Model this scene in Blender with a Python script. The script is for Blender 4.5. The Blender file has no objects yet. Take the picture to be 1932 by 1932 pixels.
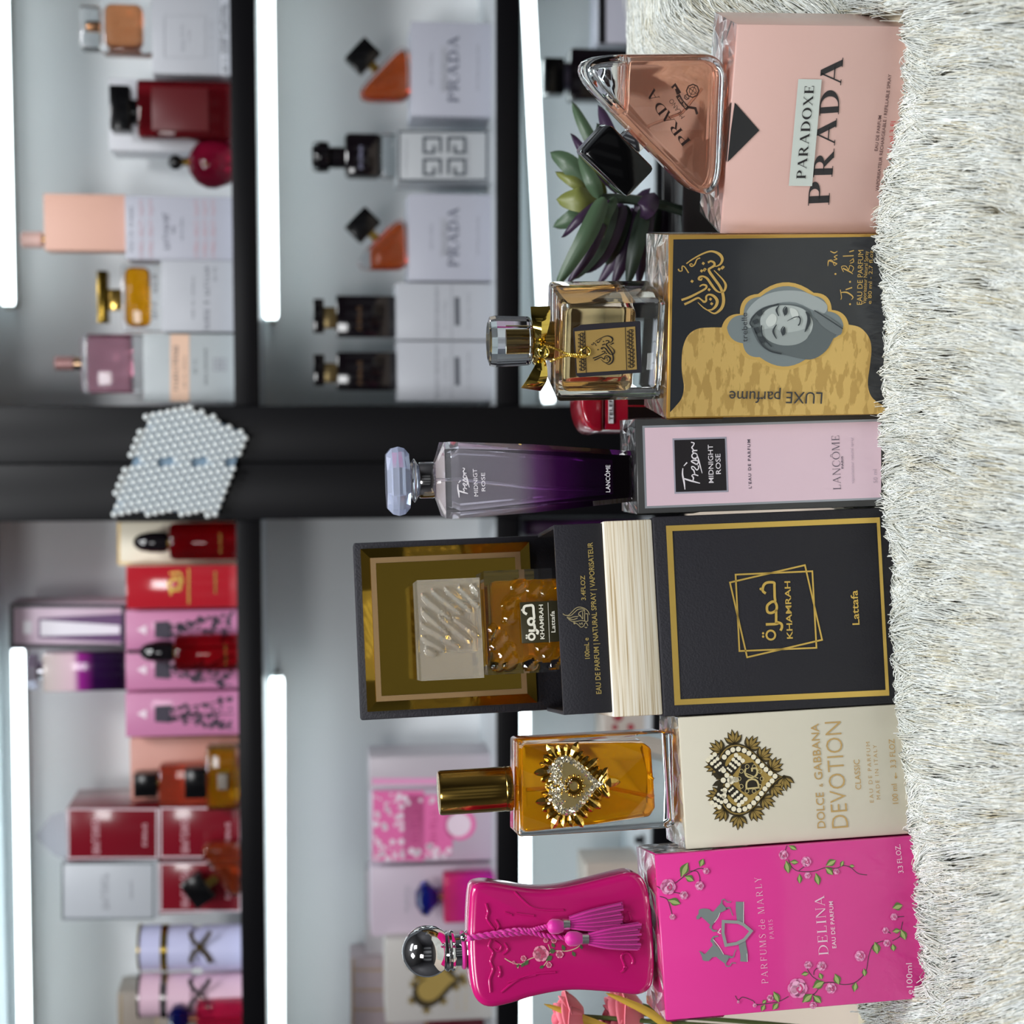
import bpy, bmesh, math, random
import numpy as np
from mathutils import Vector, Matrix
S = bpy.context.scene
COL = S.collection
PI = math.pi
V = Vector

# ------------------------------------------------------------------ camera, world, lights, exposure
F_PX = 3000.0
PITCH = math.atan(366 / F_PX)
CAM = V((0, -.85, .345))
cd = bpy.data.cameras.new('camera')
cd.sensor_width = 36
cd.lens = F_PX / 1932 * 36
cd.clip_start = .02
cd.dof.use_dof = True
cd.dof.focus_distance = .84
cd.dof.aperture_fstop = 9.5
cam = bpy.data.objects.new('camera', cd)
COL.objects.link(cam)
cam.matrix_world = Matrix.Translation(CAM) @ Matrix.Rotation(PI/2 - PITCH, 4, 'X') @ Matrix.Rotation(-PI/2, 4, 'Z')
S.camera = cam
w = bpy.data.worlds.new('world')
S.world = w
w.use_nodes = True
w.node_tree.nodes['Background'].inputs[0].default_value = (.80, .87, .95, 1)
w.node_tree.nodes['Background'].inputs[1].default_value = .15

def area(name, loc, aim, size, power, col=(1, 1, 1), sy=None):
    l = bpy.data.lights.new(name, 'AREA')
    l.size = size
    if sy:
        l.shape = 'RECTANGLE'
        l.size_y = sy
    l.energy = power
    l.color = col
    o = bpy.data.objects.new(name, l)
    COL.objects.link(o)
    o.location = loc
    o.rotation_euler = (V(aim) - V(loc)).to_track_quat('-Z', 'Y').to_euler()
    return o
area('window_panel_light', (-.50, -1.75, 1.22), (-.02, 0, .06), .46, 11, (.98, .99, 1))
area('ceiling_panel_light', (.55, -.75, 1.92), (.12, -.05, .05), .40, 25, (.97, .985, 1))
area('ceiling_panel_light', (-.55, -.55, 1.92), (-.1, -.05, .05), .40, 22, (.97, .985, 1))
area('ceiling_panel_light', (.25, -.1, 1.92), (0, 1.1, .3), .7, 11, (.95, .98, 1), .25)
vs = S.view_settings
S.display_settings.display_device = 'sRGB'
vs.view_transform = 'Standard'
vs.look = 'None'
vs.gamma = 1
vs.exposure = 0
vs.use_curve_mapping = False
cy = S.cycles
cy.use_denoising = True
cy.max_bounces = 14
cy.transmission_bounces = 12
cy.glossy_bounces = 6
cy.diffuse_bounces = 7
cy.transparent_max_bounces = 16
cy.sample_clamp_indirect = 6

# ------------------------------------------------------------------ helpers: rays and frames
FWD = V((0, math.cos(PITCH), -math.sin(PITCH)))
UP = V((0, math.sin(PITCH), math.cos(PITCH)))
def ray(ix, iy):
    return V(((966 - iy) / F_PX, 0, 0)) + UP * ((966 - ix) / F_PX) + FWD
def unproj(ix, iy, d):
    return CAM + ray(ix, iy) * d

class Fr:
    """a place to stand something: base point and axes (x to the side, y away, z up)"""
    def __init__(s, O, X, Y, Z):
        s.O, s.X, s.Y, s.Z = O, X, Y, Z
    def hit(s, ix, iy, y=0):
        r = ray(ix, iy)
        t = (s.O + s.Y * y - CAM).dot(s.Y) / r.dot(s.Y)
        p = CAM + r * t - s.O
        return (p.dot(s.X), p.dot(s.Z))
    def hitz(s, ix, iy, z=0):
        r = ray(ix, iy)
        t = (s.O + s.Z * z - CAM).dot(s.Z) / r.dot(s.Z)
        p = CAM + r * t - s.O
        return (p.dot(s.X), p.dot(s.Y))
    def at(s, x, y, z):
        return s.O + s.X * x + s.Y * y + s.Z * z
    def sub(s, x, y, z, yaw=0):
        c, n = math.cos(yaw), math.sin(yaw)
        return Fr(s.at(x, y, z), s.X * c + s.Y * n, s.Y * c - s.X * n, s.Z.copy())
    def mat(s):
        m = Matrix((s.X, s.Y, s.Z)).transposed().to_4x4()
        m.translation = s.O
        return m

def boxfr(tl, tr, depth, yaw, low, d):
    """front top corners of a carton, a point on its bottom edge -> its frame and size"""
    P = unproj(*tl, depth)
    n = V((-math.sin(yaw), math.cos(yaw), 0))
    def on(q):
        r = ray(*q)
        return CAM + r * ((P - CAM).dot(n) / r.dot(n))
    Q = on(tr)
    X = (Q - P).normalized()
    Z = X.cross(n).normalized()
    h = -(on(low) - P).dot(Z)
    wd = (Q - P).length
    return Fr(P + X * wd / 2 - Z * h + n * d / 2, X, n, Z), wd, h

def thing(name, label, cat, fr, group=None):
    o = bpy.data.objects.new(name, None)
    o.empty_display_size = .02
    COL.objects.link(o)
    o.matrix_world = fr.mat()
    o['label'] = label
    o['category'] = cat
    if group:
        o['group'] = group
    return o

# ------------------------------------------------------------------ helpers: materials
def lin(c):
    c = c / 255
    return c / 12.92 if c <= .04045 else ((c + .055) / 1.055) ** 2.4
def rgb(c):
    return (lin(c[0]), lin(c[1]), lin(c[2]), 1)
_mc = {}
def M(c, rough=.5, metal=0, coat=0, trans=0, ior=1.45, emit=0, bump=0, bscale=200, spec=.5, sheen=0, aniso=0):
    key = (c, rough, metal, coat, trans, ior, emit, bump, bscale, spec, sheen)
    if key in _mc:
        return _mc[key]
    m = bpy.data.materials.new('surface')
    m.use_nodes = True
    nt = m.node_tree
    b = nt.nodes['Principled BSDF']
    I = b.inputs
    I['Base Color'].default_value = rgb(c)
    I['Roughness'].default_value = rough
    I['Metallic'].default_value = metal
    I['Coat Weight'].default_value = coat
    I['Coat Roughness'].default_value = .06
    I['Transmission Weight'].default_value = trans
    I['IOR'].default_value = ior
    I['Specular IOR Level'].default_value = spec
    I['Sheen Weight'].default_value = sheen
    if emit:
        I['Emission Color'].default_value = rgb(c)
        I['Emission Strength'].default_value = emit
    if bump:
        tc = nt.nodes.new('ShaderNodeTexCoord')
        no = nt.nodes.new('ShaderNodeTexNoise')
        no.inputs['Scale'].default_value = bscale
        bp = nt.nodes.new('ShaderNodeBump')
        bp.inputs['Strength'].default_value = bump
        bp.inputs['Distance'].default_value = .002
        nt.links.new(tc.outputs['Object'], no.inputs['Vector'])
        nt.links.new(no.outputs['Fac'], bp.inputs['Height'])
        nt.links.new(bp.outputs[0], I['Normal'])
    _mc[key] = m
    return m
def film_mat(tint=(255, 255, 255)):
    m = bpy.data.materials.new('clear_film')
    m.use_nodes = True
    nt = m.node_tree
    nt.nodes.clear()
    N = nt.nodes.new
    out, mix, tr, gl = N('ShaderNodeOutputMaterial'), N('ShaderNodeMixShader'), N('ShaderNodeBsdfTransparent'), N('ShaderNodeBsdfGlossy')
    fr, bp, no, tc, ad = N('ShaderNodeFresnel'), N('ShaderNodeBump'), N('ShaderNodeTexVoronoi'), N('ShaderNodeTexCoord'), N('ShaderNodeMath')
    gl.inputs['Roughness'].default_value = .2
    gl.inputs['Color'].default_value = rgb(tint)
    fr.inputs['IOR'].default_value = 1.5
    no.inputs['Scale'].default_value = 55
    no.feature = 'F2'
    bp.inputs['Strength'].default_value = .55
    bp.inputs['Distance'].default_value = .006
    ad.operation = 'ADD'
    ad.inputs[1].default_value = .40
    L = nt.links.new
    L(tc.outputs['Object'], no.inputs['Vector'])
    L(no.outputs['Distance'], bp.inputs['Height'])
    L(bp.outputs[0], gl.inputs['Normal'])
    L(bp.outputs[0], fr.inputs['Normal'])
    L(fr.outputs[0], ad.inputs[0])
    L(ad.outputs[0], mix.inputs[0])
    L(tr.outputs[0], mix.inputs[1])
    L(gl.outputs[0], mix.inputs[2])
    L(mix.outputs[0], out.inputs[0])
    return m
def ramp_mat(stops, z0, z1, rough=.05, trans=0, axis='Z', ior=1.45, coat=0, noise=0, nscale=(40, 40, 40), metal=0):
    """colour that runs along one axis of the part (dyed glass, woven or foiled card)"""
    m = bpy.data.materials.new('banded_surface')
    m.use_nodes = True
    nt = m.node_tree
    b = nt.nodes['Principled BSDF']
    tc = nt.nodes.new('ShaderNodeTexCoord')
    cr = nt.nodes.new('ShaderNodeValToRGB')
    if noise:
        mp = nt.nodes.new('ShaderNodeMapping')
        mp.inputs['Scale'].default_value = nscale
        no = nt.nodes.new('ShaderNodeTexNoise')
        no.inputs['Scale'].default_value = 1
        no.inputs['Detail'].default_value = 3
        nt.links.new(tc.outputs['Object'], mp.inputs[0])
        nt.links.new(mp.outputs[0], no.inputs['Vector'])
        nt.links.new(no.outputs['Fac'], cr.inputs[0])
    else:
        sx = nt.nodes.new('ShaderNodeSeparateXYZ')
        mr = nt.nodes.new('ShaderNodeMapRange')
        mr.inputs[1].default_value = z0
        mr.inputs[2].default_value = z1
        nt.links.new(tc.outputs['Object'], sx.inputs[0])
        nt.links.new(sx.outputs[axis], mr.inputs[0])
        nt.links.new(mr.outputs[0], cr.inputs[0])
    el = cr.color_ramp.elements
    el[0].position, el[0].color = stops[0][0], rgb(stops[0][1])
    el[1].position, el[1].color = stops[-1][0], rgb(stops[-1][1])
    for p, c in stops[1:-1]:
        e = el.new(p)
        e.color = rgb(c)
    nt.links.new(cr.outputs[0], b.inputs['Base Color'])
    b.inputs['Roughness'].default_value = rough
    b.inputs['Transmission Weight'].default_value = trans
    b.inputs['IOR'].default_value = ior
    b.inputs['Coat Weight'].default_value = coat
    b.inputs['Metallic'].default_value = metal
    return m

# ------------------------------------------------------------------ helpers: geometry
def cr_spline(pts, n=8, closed=False):
    P = [np.array(p, float) for p in pts]
    out = []
    m = len(P)
    segs = m if closed else m - 1
    for i in range(segs):
        if closed:
            a, b, c, d = P[(i-1) % m], P[i], P[(i+1) % m], P[(i+2) % m]
        else:
            a, b, c, d = P[max(i-1, 0)], P[i], P[i+1], P[min(i+2, m-1)]
        for k in range(n):
            t = k / n
            out.append(.5 * ((2*b) + (c-a)*t + (2*a-5*b+4*c-d)*t*t + (3*b-a-3*c+d)*t**3))
    if not closed:
        out.append(P[-1])
    return [tuple(p) for p in out]
def roundpoly(pts, rad, n=6):
    out = []
    m = len(pts)
    for i in range(m):
        a, b, c = V(pts[i-1]), V(pts[i]), V(pts[(i+1) % m])
        r = rad[i] if isinstance(rad, (list, tuple)) else rad
        u, v = (a-b).normalized(), (c-b).normalized()
        ang = u.angle(v)
        t = min(r / math.tan(ang/2), (a-b).length*.49, (c-b).length*.49)
        p, q = b + u*t, b + v*t
        for k in range(n+1):
            s = k / n
            out.append(tuple(p*(1-s)**2 + b*2*s*(1-s) + q*s*s))
    return out
def area2(p):
    return sum(p[i-1][0]*p[i][1] - p[i][0]*p[i-1][1] for i in range(len(p)))
def inset(pts, d):
    if area2(pts) < 0:
        pts = pts[::-1]
    out = []
    m = len(pts)
    for i in range(m):
        a, b, c = V(pts[i-1]), V(pts[i]), V(pts[(i+1) % m])
        e1, e2 = (b-a), (c-b)
        if e1.length < 1e-9 or e2.length < 1e-9:
            continue
        n1 = V((-e1.y, e1.x)).normalized()
        n2 = V((-e2.y, e2.x)).normalized()
        n = n1 + n2
        n = n / max(n.length_squared/2, .3)
        out.append((b.x + n.x*d, b.y + n.y*d))
    return out
def clip_below(poly, z):
    out = []
    for i in range(len(poly)):
        a, b = poly[i-1], poly[i]
        if (a[1] <= z) != (b[1] <= z):
            t = (z - a[1]) / (b[1] - a[1])
            out.append((a[0] + (b[0]-a[0])*t, z))
        if b[1] <= z:
            out.append(b)
    return out

class MB:
    def __init__(s):
        s.v, s.f = [], []
    def add(s, vs, fs):
        o = len(s.v)
        s.v += [tuple(p) for p in vs]
        s.f += [tuple(i + o for i in f) for f in fs]
        return s
    def box(s, x0, x1, y0, y1, z0, z1):
        return s.add([(x0, y0, z0), (x1, y0, z0), (x1, y1, z0), (x0, y1, z0), (x0, y0, z1), (x1, y0, z1), (x1, y1, z1), (x0, y1, z1)],
                     [(0, 3, 2, 1), (4, 5, 6, 7), (0, 1, 5, 4), (1, 2, 6, 5), (2, 3, 7, 6), (3, 0, 4, 7)])
    def prism(s, poly, y0, y1):
        if area2(poly) < 0:
            poly = poly[::-1]
        n = len(poly)
        return s.add([(x, y0, z) for x, z in poly] + [(x, y1, z) for x, z in poly],
                     [tuple(range(n)), tuple(range(2*n-1, n-1, -1))] + [(i, i+n, (i+1) % n + n, (i+1) % n) for i in range(n)])
    def lathe(s, prof, n=24, c=(0, 0), tw=0, cap=True, sq=None, ang0=0):
        vs, fs = [], []
        for j, (r, z) in enumerate(prof):
            for i in range(n):
                a = 2*PI*(i+.5)/n + ang0 + tw*j
                vs.append((c[0] + r*math.cos(a), c[1] + r*math.sin(a)*(sq or 1), z))
        for j in range(len(prof)-1):
            for i in range(n):
                k = (i+1) % n
                fs.append((j*n+i, j*n+k, (j+1)*n+k, (j+1)*n+i))
        if cap:
            fs.append(tuple(range(n-1, -1, -1)))
            fs.append(tuple(range((len(prof)-1)*n, len(prof)*n)))
        return s.add(vs, fs)
    def ball(s, c, r, n=20, m=12):
        rx, ry, rz = r if isinstance(r, (tuple, list)) else (r, r, r)
        vs, fs = [(c[0], c[1], c[2]-rz)], []
        for j in range(1, m):
            t = -PI/2 + PI*j/m
            for i in range(n):
                a = 2*PI*i/n
                vs.append((c[0]+rx*math.cos(t)*math.cos(a), c[1]+ry*math.cos(t)*math.sin(a), c[2]+rz*math.sin(t)))
        vs.append((c[0], c[1], c[2]+rz))
        for i in range(n):
            fs.append((0, 1+(i+1) % n, 1+i))
            fs.append((len(vs)-1, 1+(m-2)*n+i, 1+(m-2)*n+(i+1) % n))
        for j in range(m-2):
            for i in range(n):
                k = (i+1) % n
                fs.append((1+j*n+i, 1+j*n+k, 1+(j+1)*n+k, 1+(j+1)*n+i))
        return s.add(vs, fs)
    def tube(s, path, r, n=8, closed=False):
        P = [V(p) for p in path]
        m = len(P)
        vs, fs = [], []
        prev = None
        for j in range(m):
            if closed:
                t = P[(j+1) % m] - P[j-1]
            else:
                t = P[min(j+1, m-1)] - P[max(j-1, 0)]
            t.normalize()
            a = prev if prev is not None else (V((0, 0, 1)) if abs(t.z) < .9 else V((1, 0, 0)))
            u = (a - t*a.dot(t)).normalized()
            prev = u
            q = t.cross(u)
            rr = r[j] if isinstance(r, (list, tuple)) else r
            for i in range(n):
                g = 2*PI*i/n
                vs.append(P[j] + (u*math.cos(g) + q*math.sin(g))*rr)
        for j in range(m if closed else m-1):
            for i in range(n):
                k = (i+1) % n
                jj = (j+1) % m
                fs.append((j*n+i, j*n+k, jj*n+k, jj*n+i))
        if not closed:
            fs.append(tuple(range(n-1, -1, -1)))
            fs.append(tuple(range((m-1)*n, m*n)))
        return s.add(vs, fs)
    def torus(s, c, R, r, ax='z', n=32, k=8, sq=1):
        pts = []
        for i in range(n):
            a = 2*PI*i/n
            x, y = R*math.cos(a), R*math.sin(a)*sq
            pts.append((c[0]+x, c[1]+y, c[2]) if ax == 'z' else (c[0]+x, c[1], c[2]+y))
        return s.tube(pts, r, k, True)
    def build(s, name, mat, parent=None, bev=0, seg=2, smooth=True, ang=35, fr=None, label=None):
        me = bpy.data.meshes.new(name)
        bm = bmesh.new()
        bv = [bm.verts.new(p) for p in s.v]
        for f in s.f:
            try:
                if len(f) < 3: continue
                bm.faces.new([bv[i] for i in f])
            except ValueError:
                pass
        if bev:
            bmesh.ops.recalc_face_normals(bm, faces=bm.faces)
            es = [e for e in bm.edges if len(e.link_faces) == 2 and e.calc_face_angle(0) > math.radians(40)]
            bmesh.ops.bevel(bm, geom=es, offset=bev, segments=seg, profile=.5, affect='EDGES', clamp_overlap=True)
        bm.to_mesh(me)
        bm.free()
        if smooth:
            me.shade_smooth()
            me.set_sharp_from_angle(angle=math.radians(ang))
        me.materials.append(mat)
        o = bpy.data.objects.new(name, me)
        COL.objects.link(o)
        if parent is not None:
            o.parent = parent
        if fr is not None:
            o.matrix_world = fr.mat()
        if label:
            o['label'] = label
        return o

# ------------------------------------------------------------------ helpers: lettering
_gt = {}
def sans(s, sp=1.0, off=0.0, shear=0.0):
    """outline of a line of plain lettering: points, faces, width; capital height 1"""
    k = (s, sp, off, shear)
    if k not in _gt:
        cu = bpy.data.curves.new('t', 'FONT')
        cu.body = s
        cu.space_character = sp
        cu.offset = off
        cu.shear = shear
        cu.resolution_u = 3
        cu.dimensions = '2D'
        cu.fill_mode = 'FRONT'
        o = bpy.data.objects.new('t', cu)
        me = o.to_mesh()
        p = [(v.co.x / .682, v.co.y / .682) for v in me.vertices]
        f = [tuple(q.vertices) for q in me.polygons]
        o.to_mesh_clear()
        bpy.data.objects.remove(o)
        bpy.data.curves.remove(cu)
        x0 = min(q[0] for q in p)
        _gt[k] = ([(a-x0, b) for a, b in p], f, max(q[0] for q in p) - x0)
    return _gt[k]

def serif(s, wt=1.0, gap=.10):
    """the same for high-contrast serif capitals"""
    T, t, sf = .19*wt, .05*(.5+.5*wt), .035*(.5+.5*wt)
    P, Fc = [], []
    def poly(q):
        o = len(P)
        P.extend(q)
        Fc.append(tuple(range(o, o+len(q))))
    def rect(x0, x1, y0, y1):
        poly([(x0, y0), (x1, y0), (x1, y1), (x0, y1)])
    def diag(x0, y0, x1, y1, w):
        poly([(x0-w/2, y0), (x0+w/2, y0), (x1+w/2, y1), (x1-w/2, y1)])
    def ser(x, y, w):
        o = .07
        y0 = 0 if y == 0 else 1-sf
        rect(x-w/2-o, x+w/2+o, y0, y0+sf)
    def stem(x, w, bot=True, top=True):
        rect(x-w/2, x+w/2, 0, 1)
        if bot: ser(x, 0, w)
        if top: ser(x, 1, w)
    def ring(cx, cy, rx, ry, ix, iy, a0=0, a1=2*PI, n=28):
        for i in range(n):
            a, b = a0+(a1-a0)*i/n, a0+(a1-a0)*(i+1)/n
            poly([(cx+rx*math.cos(a), cy+ry*math.sin(a)), (cx+rx*math.cos(b), cy+ry*math.sin(b)),
                  (cx+ix*math.cos(b), cy+iy*math.sin(b)), (cx+ix*math.cos(a), cy+iy*math.sin(a))])
    def stroke(pts, ws):
        sp = cr_spline([(a, b, c) for (a, b), c in zip(pts, ws)], 7)
        for i in range(len(sp)-1):
            (a, b, c), (d, e, f) = sp[i], sp[i+1]
            L = math.hypot(d-a, e-b) or 1
            nx, ny = -(e-b)/L, (d-a)/L
            poly([(a+nx*c/2, b+ny*c/2), (a-nx*c/2, b-ny*c/2), (d-nx*f/2, e-ny*f/2), (d+nx*f/2, e+ny*f/2)])
    def glyph(ch, x):
        o0 = len(P)
        wd = .7
        if ch in 'PR':
            stem(.17, T)
            rect(.2, .36, 1-t, 1); rect(.2, .36, .46, .46+t)
            ring(.34, .73, .36, .27, .36-T, .27-t, -PI/2, PI/2, 14)
            if ch == 'R':
                diag(.74, 0, .42, .47, T); ser(.76, 0, T*.8); wd = .86
        elif ch == 'A':
            diag(.08, 0, .40, 1, t); diag(.74, 0, .40, 1, T); rect(.2, .62, .32, .32+t); ser(.08, 0, t); ser(.74, 0, T*.8); wd = .86
        elif ch == 'D':
            stem(.17, T); rect(.2, .34, 1-t, 1); rect(.2, .34, 0, t)
            ring(.32, .5, .52, .5, .52-T, .5-t, -PI/2, PI/2, 20); wd = .86
        elif ch in 'OÔ':
            ring(.46, .5, .46, .52, .46-T, .52-t); wd = .92
            if ch == 'Ô':
                stroke([(.3, 1.1), (.46, 1.26), (.62, 1.1)], [t*1.3]*3)
        elif ch == 'X':
            diag(.70, 0, .14, 1, T); diag(.10, 0, .68, 1, t); ser(.1, 0, t); ser(.7, 0, T*.8); ser(.14, 1, T*.8); ser(.68, 1, t); wd = .82
        elif ch in 'ELF':
            stem(.17, T)
            if ch != 'F':
                rect(.2, .62, 0, t); rect(.62-t, .62, 0, .26)
            if ch != 'L':
                rect(.2, .6, 1-t, 1); rect(.6-t, .6, .76, 1); rect(.2, .5, .5-t/2, .5+t/2); rect(.5-t, .5, .4, .6)
            wd = .66
        elif ch == 'I':
            stem(.17, T); wd = .34
        elif ch == 'N':
            stem(.12, t); stem(.76, t, False); diag(.74, 0, .14, 1, T); wd = .86
        elif ch == 'M':
            stem(.1, t); diag(.5, 0, .16, 1, T); diag(.5, 0, .86, 1, t); stem(.9, T); wd = 1.04
        elif ch == 'U':
            rect(.08, .08+T, .3, 1); rect(.66, .66+t, .3, 1); ser(.08+T/2, 1, T); ser(.68, 1, t)
            ring(.395, .3, .315, .31, .315-T*.8, .31-t, PI, 2*PI, 14); wd = .78
        elif ch == 'Y':
            diag(.36, .45, .1, 1, T); diag(.4, .45, .66, 1, t); rect(.38-T/2, .38+T/2, 0, .47); ser(.38, 0, T); ser(.1, 1, T); ser(.66, 1, t); wd = .74
        elif ch == 'S':
            stroke([(.56, .8), (.5, .95), (.32, 1), (.12, .85), (.16, .66), (.34, .52), (.54, .36), (.54, .14), (.32, 0), (.12, .06), (.06, .24)],
                   [t, t*1.2, t*1.2, T*.7, T*.9, T, T*.9, T*.7, t*1.2, t, t]); wd = .64
        elif ch == 'C':
            stroke([(.76, .74), (.68, .93), (.46, 1), (.2, .86), (.09, .5), (.2, .14), (.46, 0), (.66, .06), (.76, .24)],
                   [t, t, t*1.2, T*.8, T, T*.8, t*1.2, t, t]); wd = .8
        elif ch == 'd':
            ring(.28, .33, .26, .33, .26-T*.7, .33-t, 0, 2*PI, 20); rect(.48, .48+T*.7, 0, 1.05); wd = .62
        elif ch == 'e':
            ring(.28, .33, .26, .33, .26-T*.7, .33-t, .15, 1.8*PI, 20); rect(.08, .52, .33, .33+t); wd = .56
        else:
            wd = .45
        for i in range(o0, len(P)):
            P[i] = (P[i][0] + x, P[i][1])
        return wd
    x = 0
    for ch in s:
        x += glyph(ch, x) + gap
    return P, Fc, x - gap

def crop(x0, y0, k, ky=None):
    return lambda x, y: (x0 + x*k, y0 + y*k)
class Dec:
    """flat print on the plane y of a frame, laid out in the coordinates of a crop of the photo"""
    def __init__(s, fr, y, k):
        s.fr, s.y, s.k = fr, y, k
        s.m = MB()
        s.lift = 0
    def P(s, p):
        return s.fr.hit(*s.k(*p), s.y)
    def px(s, p):
        a, b = s.P(p), s.P((p[0]+4, p[1]))
        return math.hypot(a[0]-b[0], a[1]-b[1]) / 4
    def raw(s, pts, faces=None):
        s.m.add([(a, s.y - s.lift, b) for a, b in pts], faces or [tuple(range(len(pts)))])
    def poly(s, pts):
        q = [s.P(p) for p in pts]
        if area2(q) < 0:
            q = q[::-1]
        s.raw(q)
        return s
    def ringpoly(s, outer, inner):
        a, b = [s.P(p) for p in outer], [s.P(p) for p in inner]
        n = len(a)
        s.raw(a + b, [(i, (i+1) % n, (i+1) % n + n, i + n) for i in range(n)])
        return s
    def disc(s, c, r, n=16, sy=1):
        x, z = s.P(c)
        r = r * s.px(c)
        s.raw([(x + r*math.cos(2*PI*i/n), z + r*sy*math.sin(2*PI*i/n)) for i in range(n)])
        return s
    def hoop(s, c, r, w, n=28):
        x, z = s.P(c)
        k = s.px(c)
        o = [(x + r*k*math.cos(2*PI*i/n), z + r*k*math.sin(2*PI*i/n)) for i in range(n)]
        q = [(x + (r-w)*k*math.cos(2*PI*i/n), z + (r-w)*k*math.sin(2*PI*i/n)) for i in range(n)]
        s.raw(o + q, [(i, (i+1) % n, (i+1) % n + n, i + n) for i in range(n)])
        return s
    def line(s, pts, w, closed=False, curve=0):
        ws = w if isinstance(w, (list, tuple)) else [w]*len(pts)
        if curve:
            sp = cr_spline([(a, b, c) for (a, b), c in zip(pts, ws)], curve, closed)
            pts, ws = [(a, b) for a, b, c in sp], [c for a, b, c in sp]
        q = [V(s.P(p)) for p in pts]
        k = s.px(pts[0])
        n = len(q)
        L, R = [], []
        for i in range(n):
            a = q[i-1] if (i or closed) else q[i]
            b = q[(i+1) % n] if (i < n-1 or closed) else q[i]
            d1, d2 = (q[i]-a), (b-q[i])
            d = (d1.normalized() + d2.normalized())
            if d.length < 1e-6:
                d = d1 if d1.length > 0 else V((1, 0))
            d.normalize()
            cs = max(.5, abs(d.dot((d1 if d1.length > 1e-9 else d2).normalized())))
            nn = V((-d.y, d.x)) * (ws[i]*k/2/cs)
            L.append(tuple(q[i]+nn)); R.append(tuple(q[i]-nn))
        m = n if closed else n-1
        s.raw(L + R, [(i+n, (i+1) % n + n, (i+1) % n, i) for i in range(m)])
        return s
    def text(s, txt, p0, p1, h, kind='sans', sp=1.0, off=0.0, shear=0.0, wt=1.0, gap=.1):
        """baseline from p0 to p1, capital height h"""
        pts, fs, wd = serif(txt, wt, gap) if kind == 'serif' else sans(txt, sp, off, shear)
        a, b = V(s.P(p0)), V(s.P(p1))
        L = (b-a).length
        d = (b-a).normalized()
        u = V((-d.y, d.x))
        k = s.px(p0) * h
        s.raw([tuple(a + d*(x/wd*L) + u*(y*k)) for x, y in pts], fs)
        return s
    def scribble(s, txt, p0, p1, h, kind=0, **k):
        """print too small and soft to read: a row of little strokes with the rhythm of a word"""
        rn = random.Random(len(txt)*7 + int(h*10))
        a, b = V(s.P(p0)), V(s.P(p1))
        L = (b-a).length
        d = (b-a).normalized()
        u = V((-d.y, d.x))
        hh = s.px(p0) * h
        n = len(txt)
        P, F = [], []
        def r(x0, x1, y0, y1):
            F.append(tuple(range(len(P), len(P)+4)))
            P.extend(((x0, y0), (x1, y0), (x1, y1), (x0, y1)))
        for i, ch in enumerate(txt):
            if ch == ' ':
                continue
            x = i/n
            w_ = .62/n
            r(x, x+w_*.3, 0, 1)
            if rn.random() < .6: r(x+w_*.7, x+w_, 0, rn.choice((.5, 1)))
            y_ = rn.choice((0, .42, .84)); r(x, x+w_, y_, y_+.16)
        s.raw([tuple(a + d*(x*L) + u*(y*hh)) for x, y in P], F)
        return s
    def leaf(s, a, b, w):
        a, b = V(a), V(b)
        n = V((-(b-a).y, (b-a).x)).normalized()
        L = [0, .3, .75, 1, .85, .45, 0]
        up = [tuple(a.lerp(b, i/6) + n*w/2*L[i]) for i in range(7)]
        dn = [tuple(a.lerp(b, i/6) - n*w/2*L[i]) for i in range(5, 0, -1)]
        return s.poly(up + dn)
    def build(s, name, mat, parent, label=None):
        return s.m.build(name, mat, parent, smooth=False, label=label)

# ------------------------------------------------------------------ the setting: counter, wall of shelves
WHITE_PANEL = M((226, 229, 231), .45)
BLACK_LAM = M((12, 12, 15), .38, spec=.2)
def struct(name, mb, mat, fr=None, **k):
    o = mb.build(name, mat, None, fr=fr, **k)
    o['kind'] = 'structure'
    return o
yw = -math.radians(4)
SX = V((math.cos(yw), math.sin(yw), .0086)).normalized()
SY = V((-math.sin(yw), math.cos(yw), 0))
SH = Fr(unproj(966, 966, 1.95), SX, SY, SX.cross(SY).normalized())
def sz(ix, iy, y=0):
    return SH.hit(ix, iy, y)[1]
def sx(iy, y=0, ix=500):
    return SH.hit(ix, iy, y)[0]
Z1, Z1b = sz(442, 700), sz(489, 700)
Z2, Z2b = sz(936, 700), sz(981, 700)
Z3, Z3b = sz(1235, 700), sz(1285, 700)
Z0b = sz(-72, 700)
XL, XR = sx(2150), sx(-160)
PL, PR = sx(979), sx(766)
BACK = .21
struct('wall_back', MB().box(XL-.3, XR+.3, BACK+.02, BACK+.05, -.6, .9), M((150, 154, 158), .6), SH)
struct('floor', MB().box(-2.2, 2.2, -3.0, 1.6, -.92, -.90), M((120, 116, 112), .4))
DARKW = M((104, 104, 108), .5)
struct('wall_left', MB().box(-2.25, -2.2, -3.0, 1.6, -.90, 2.0), DARKW)
struct('wall_right', MB().box(2.2, 2.25, -3.0, 1.6, -.90, 2.0), DARKW)
struct('wall_front', MB().box(-2.25, 2.25, -3.05, -3.0, -.90, 2.0), DARKW)
struct('ceiling', MB().box(-2.25, 2.25, -3.05, 1.6, 2.0, 2.05), M((130, 130, 132), .6))
for k_, (x_, w_) in enumerate(((-1.5, .5), (-.55, .28), (.35, .6), (1.35, .45))):  # unseen pale wall panels, added to give metal caps bright bands to reflect
    struct('trim_%d' % (k_+1), MB().box(x_-w_/2, x_+w_/2, -2.998, -2.96, -.5, 1.4), M((225, 228, 230), .5))
struct('trim_counter', MB().box(-.75, .75, -.42, .62, -.05, 0), M((196, 182, 166), .5))
struct('trim_counter_base', MB().box(-.70, .70, -.36, .58, -.90, -.0505), M((60, 58, 58), .5))
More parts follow.
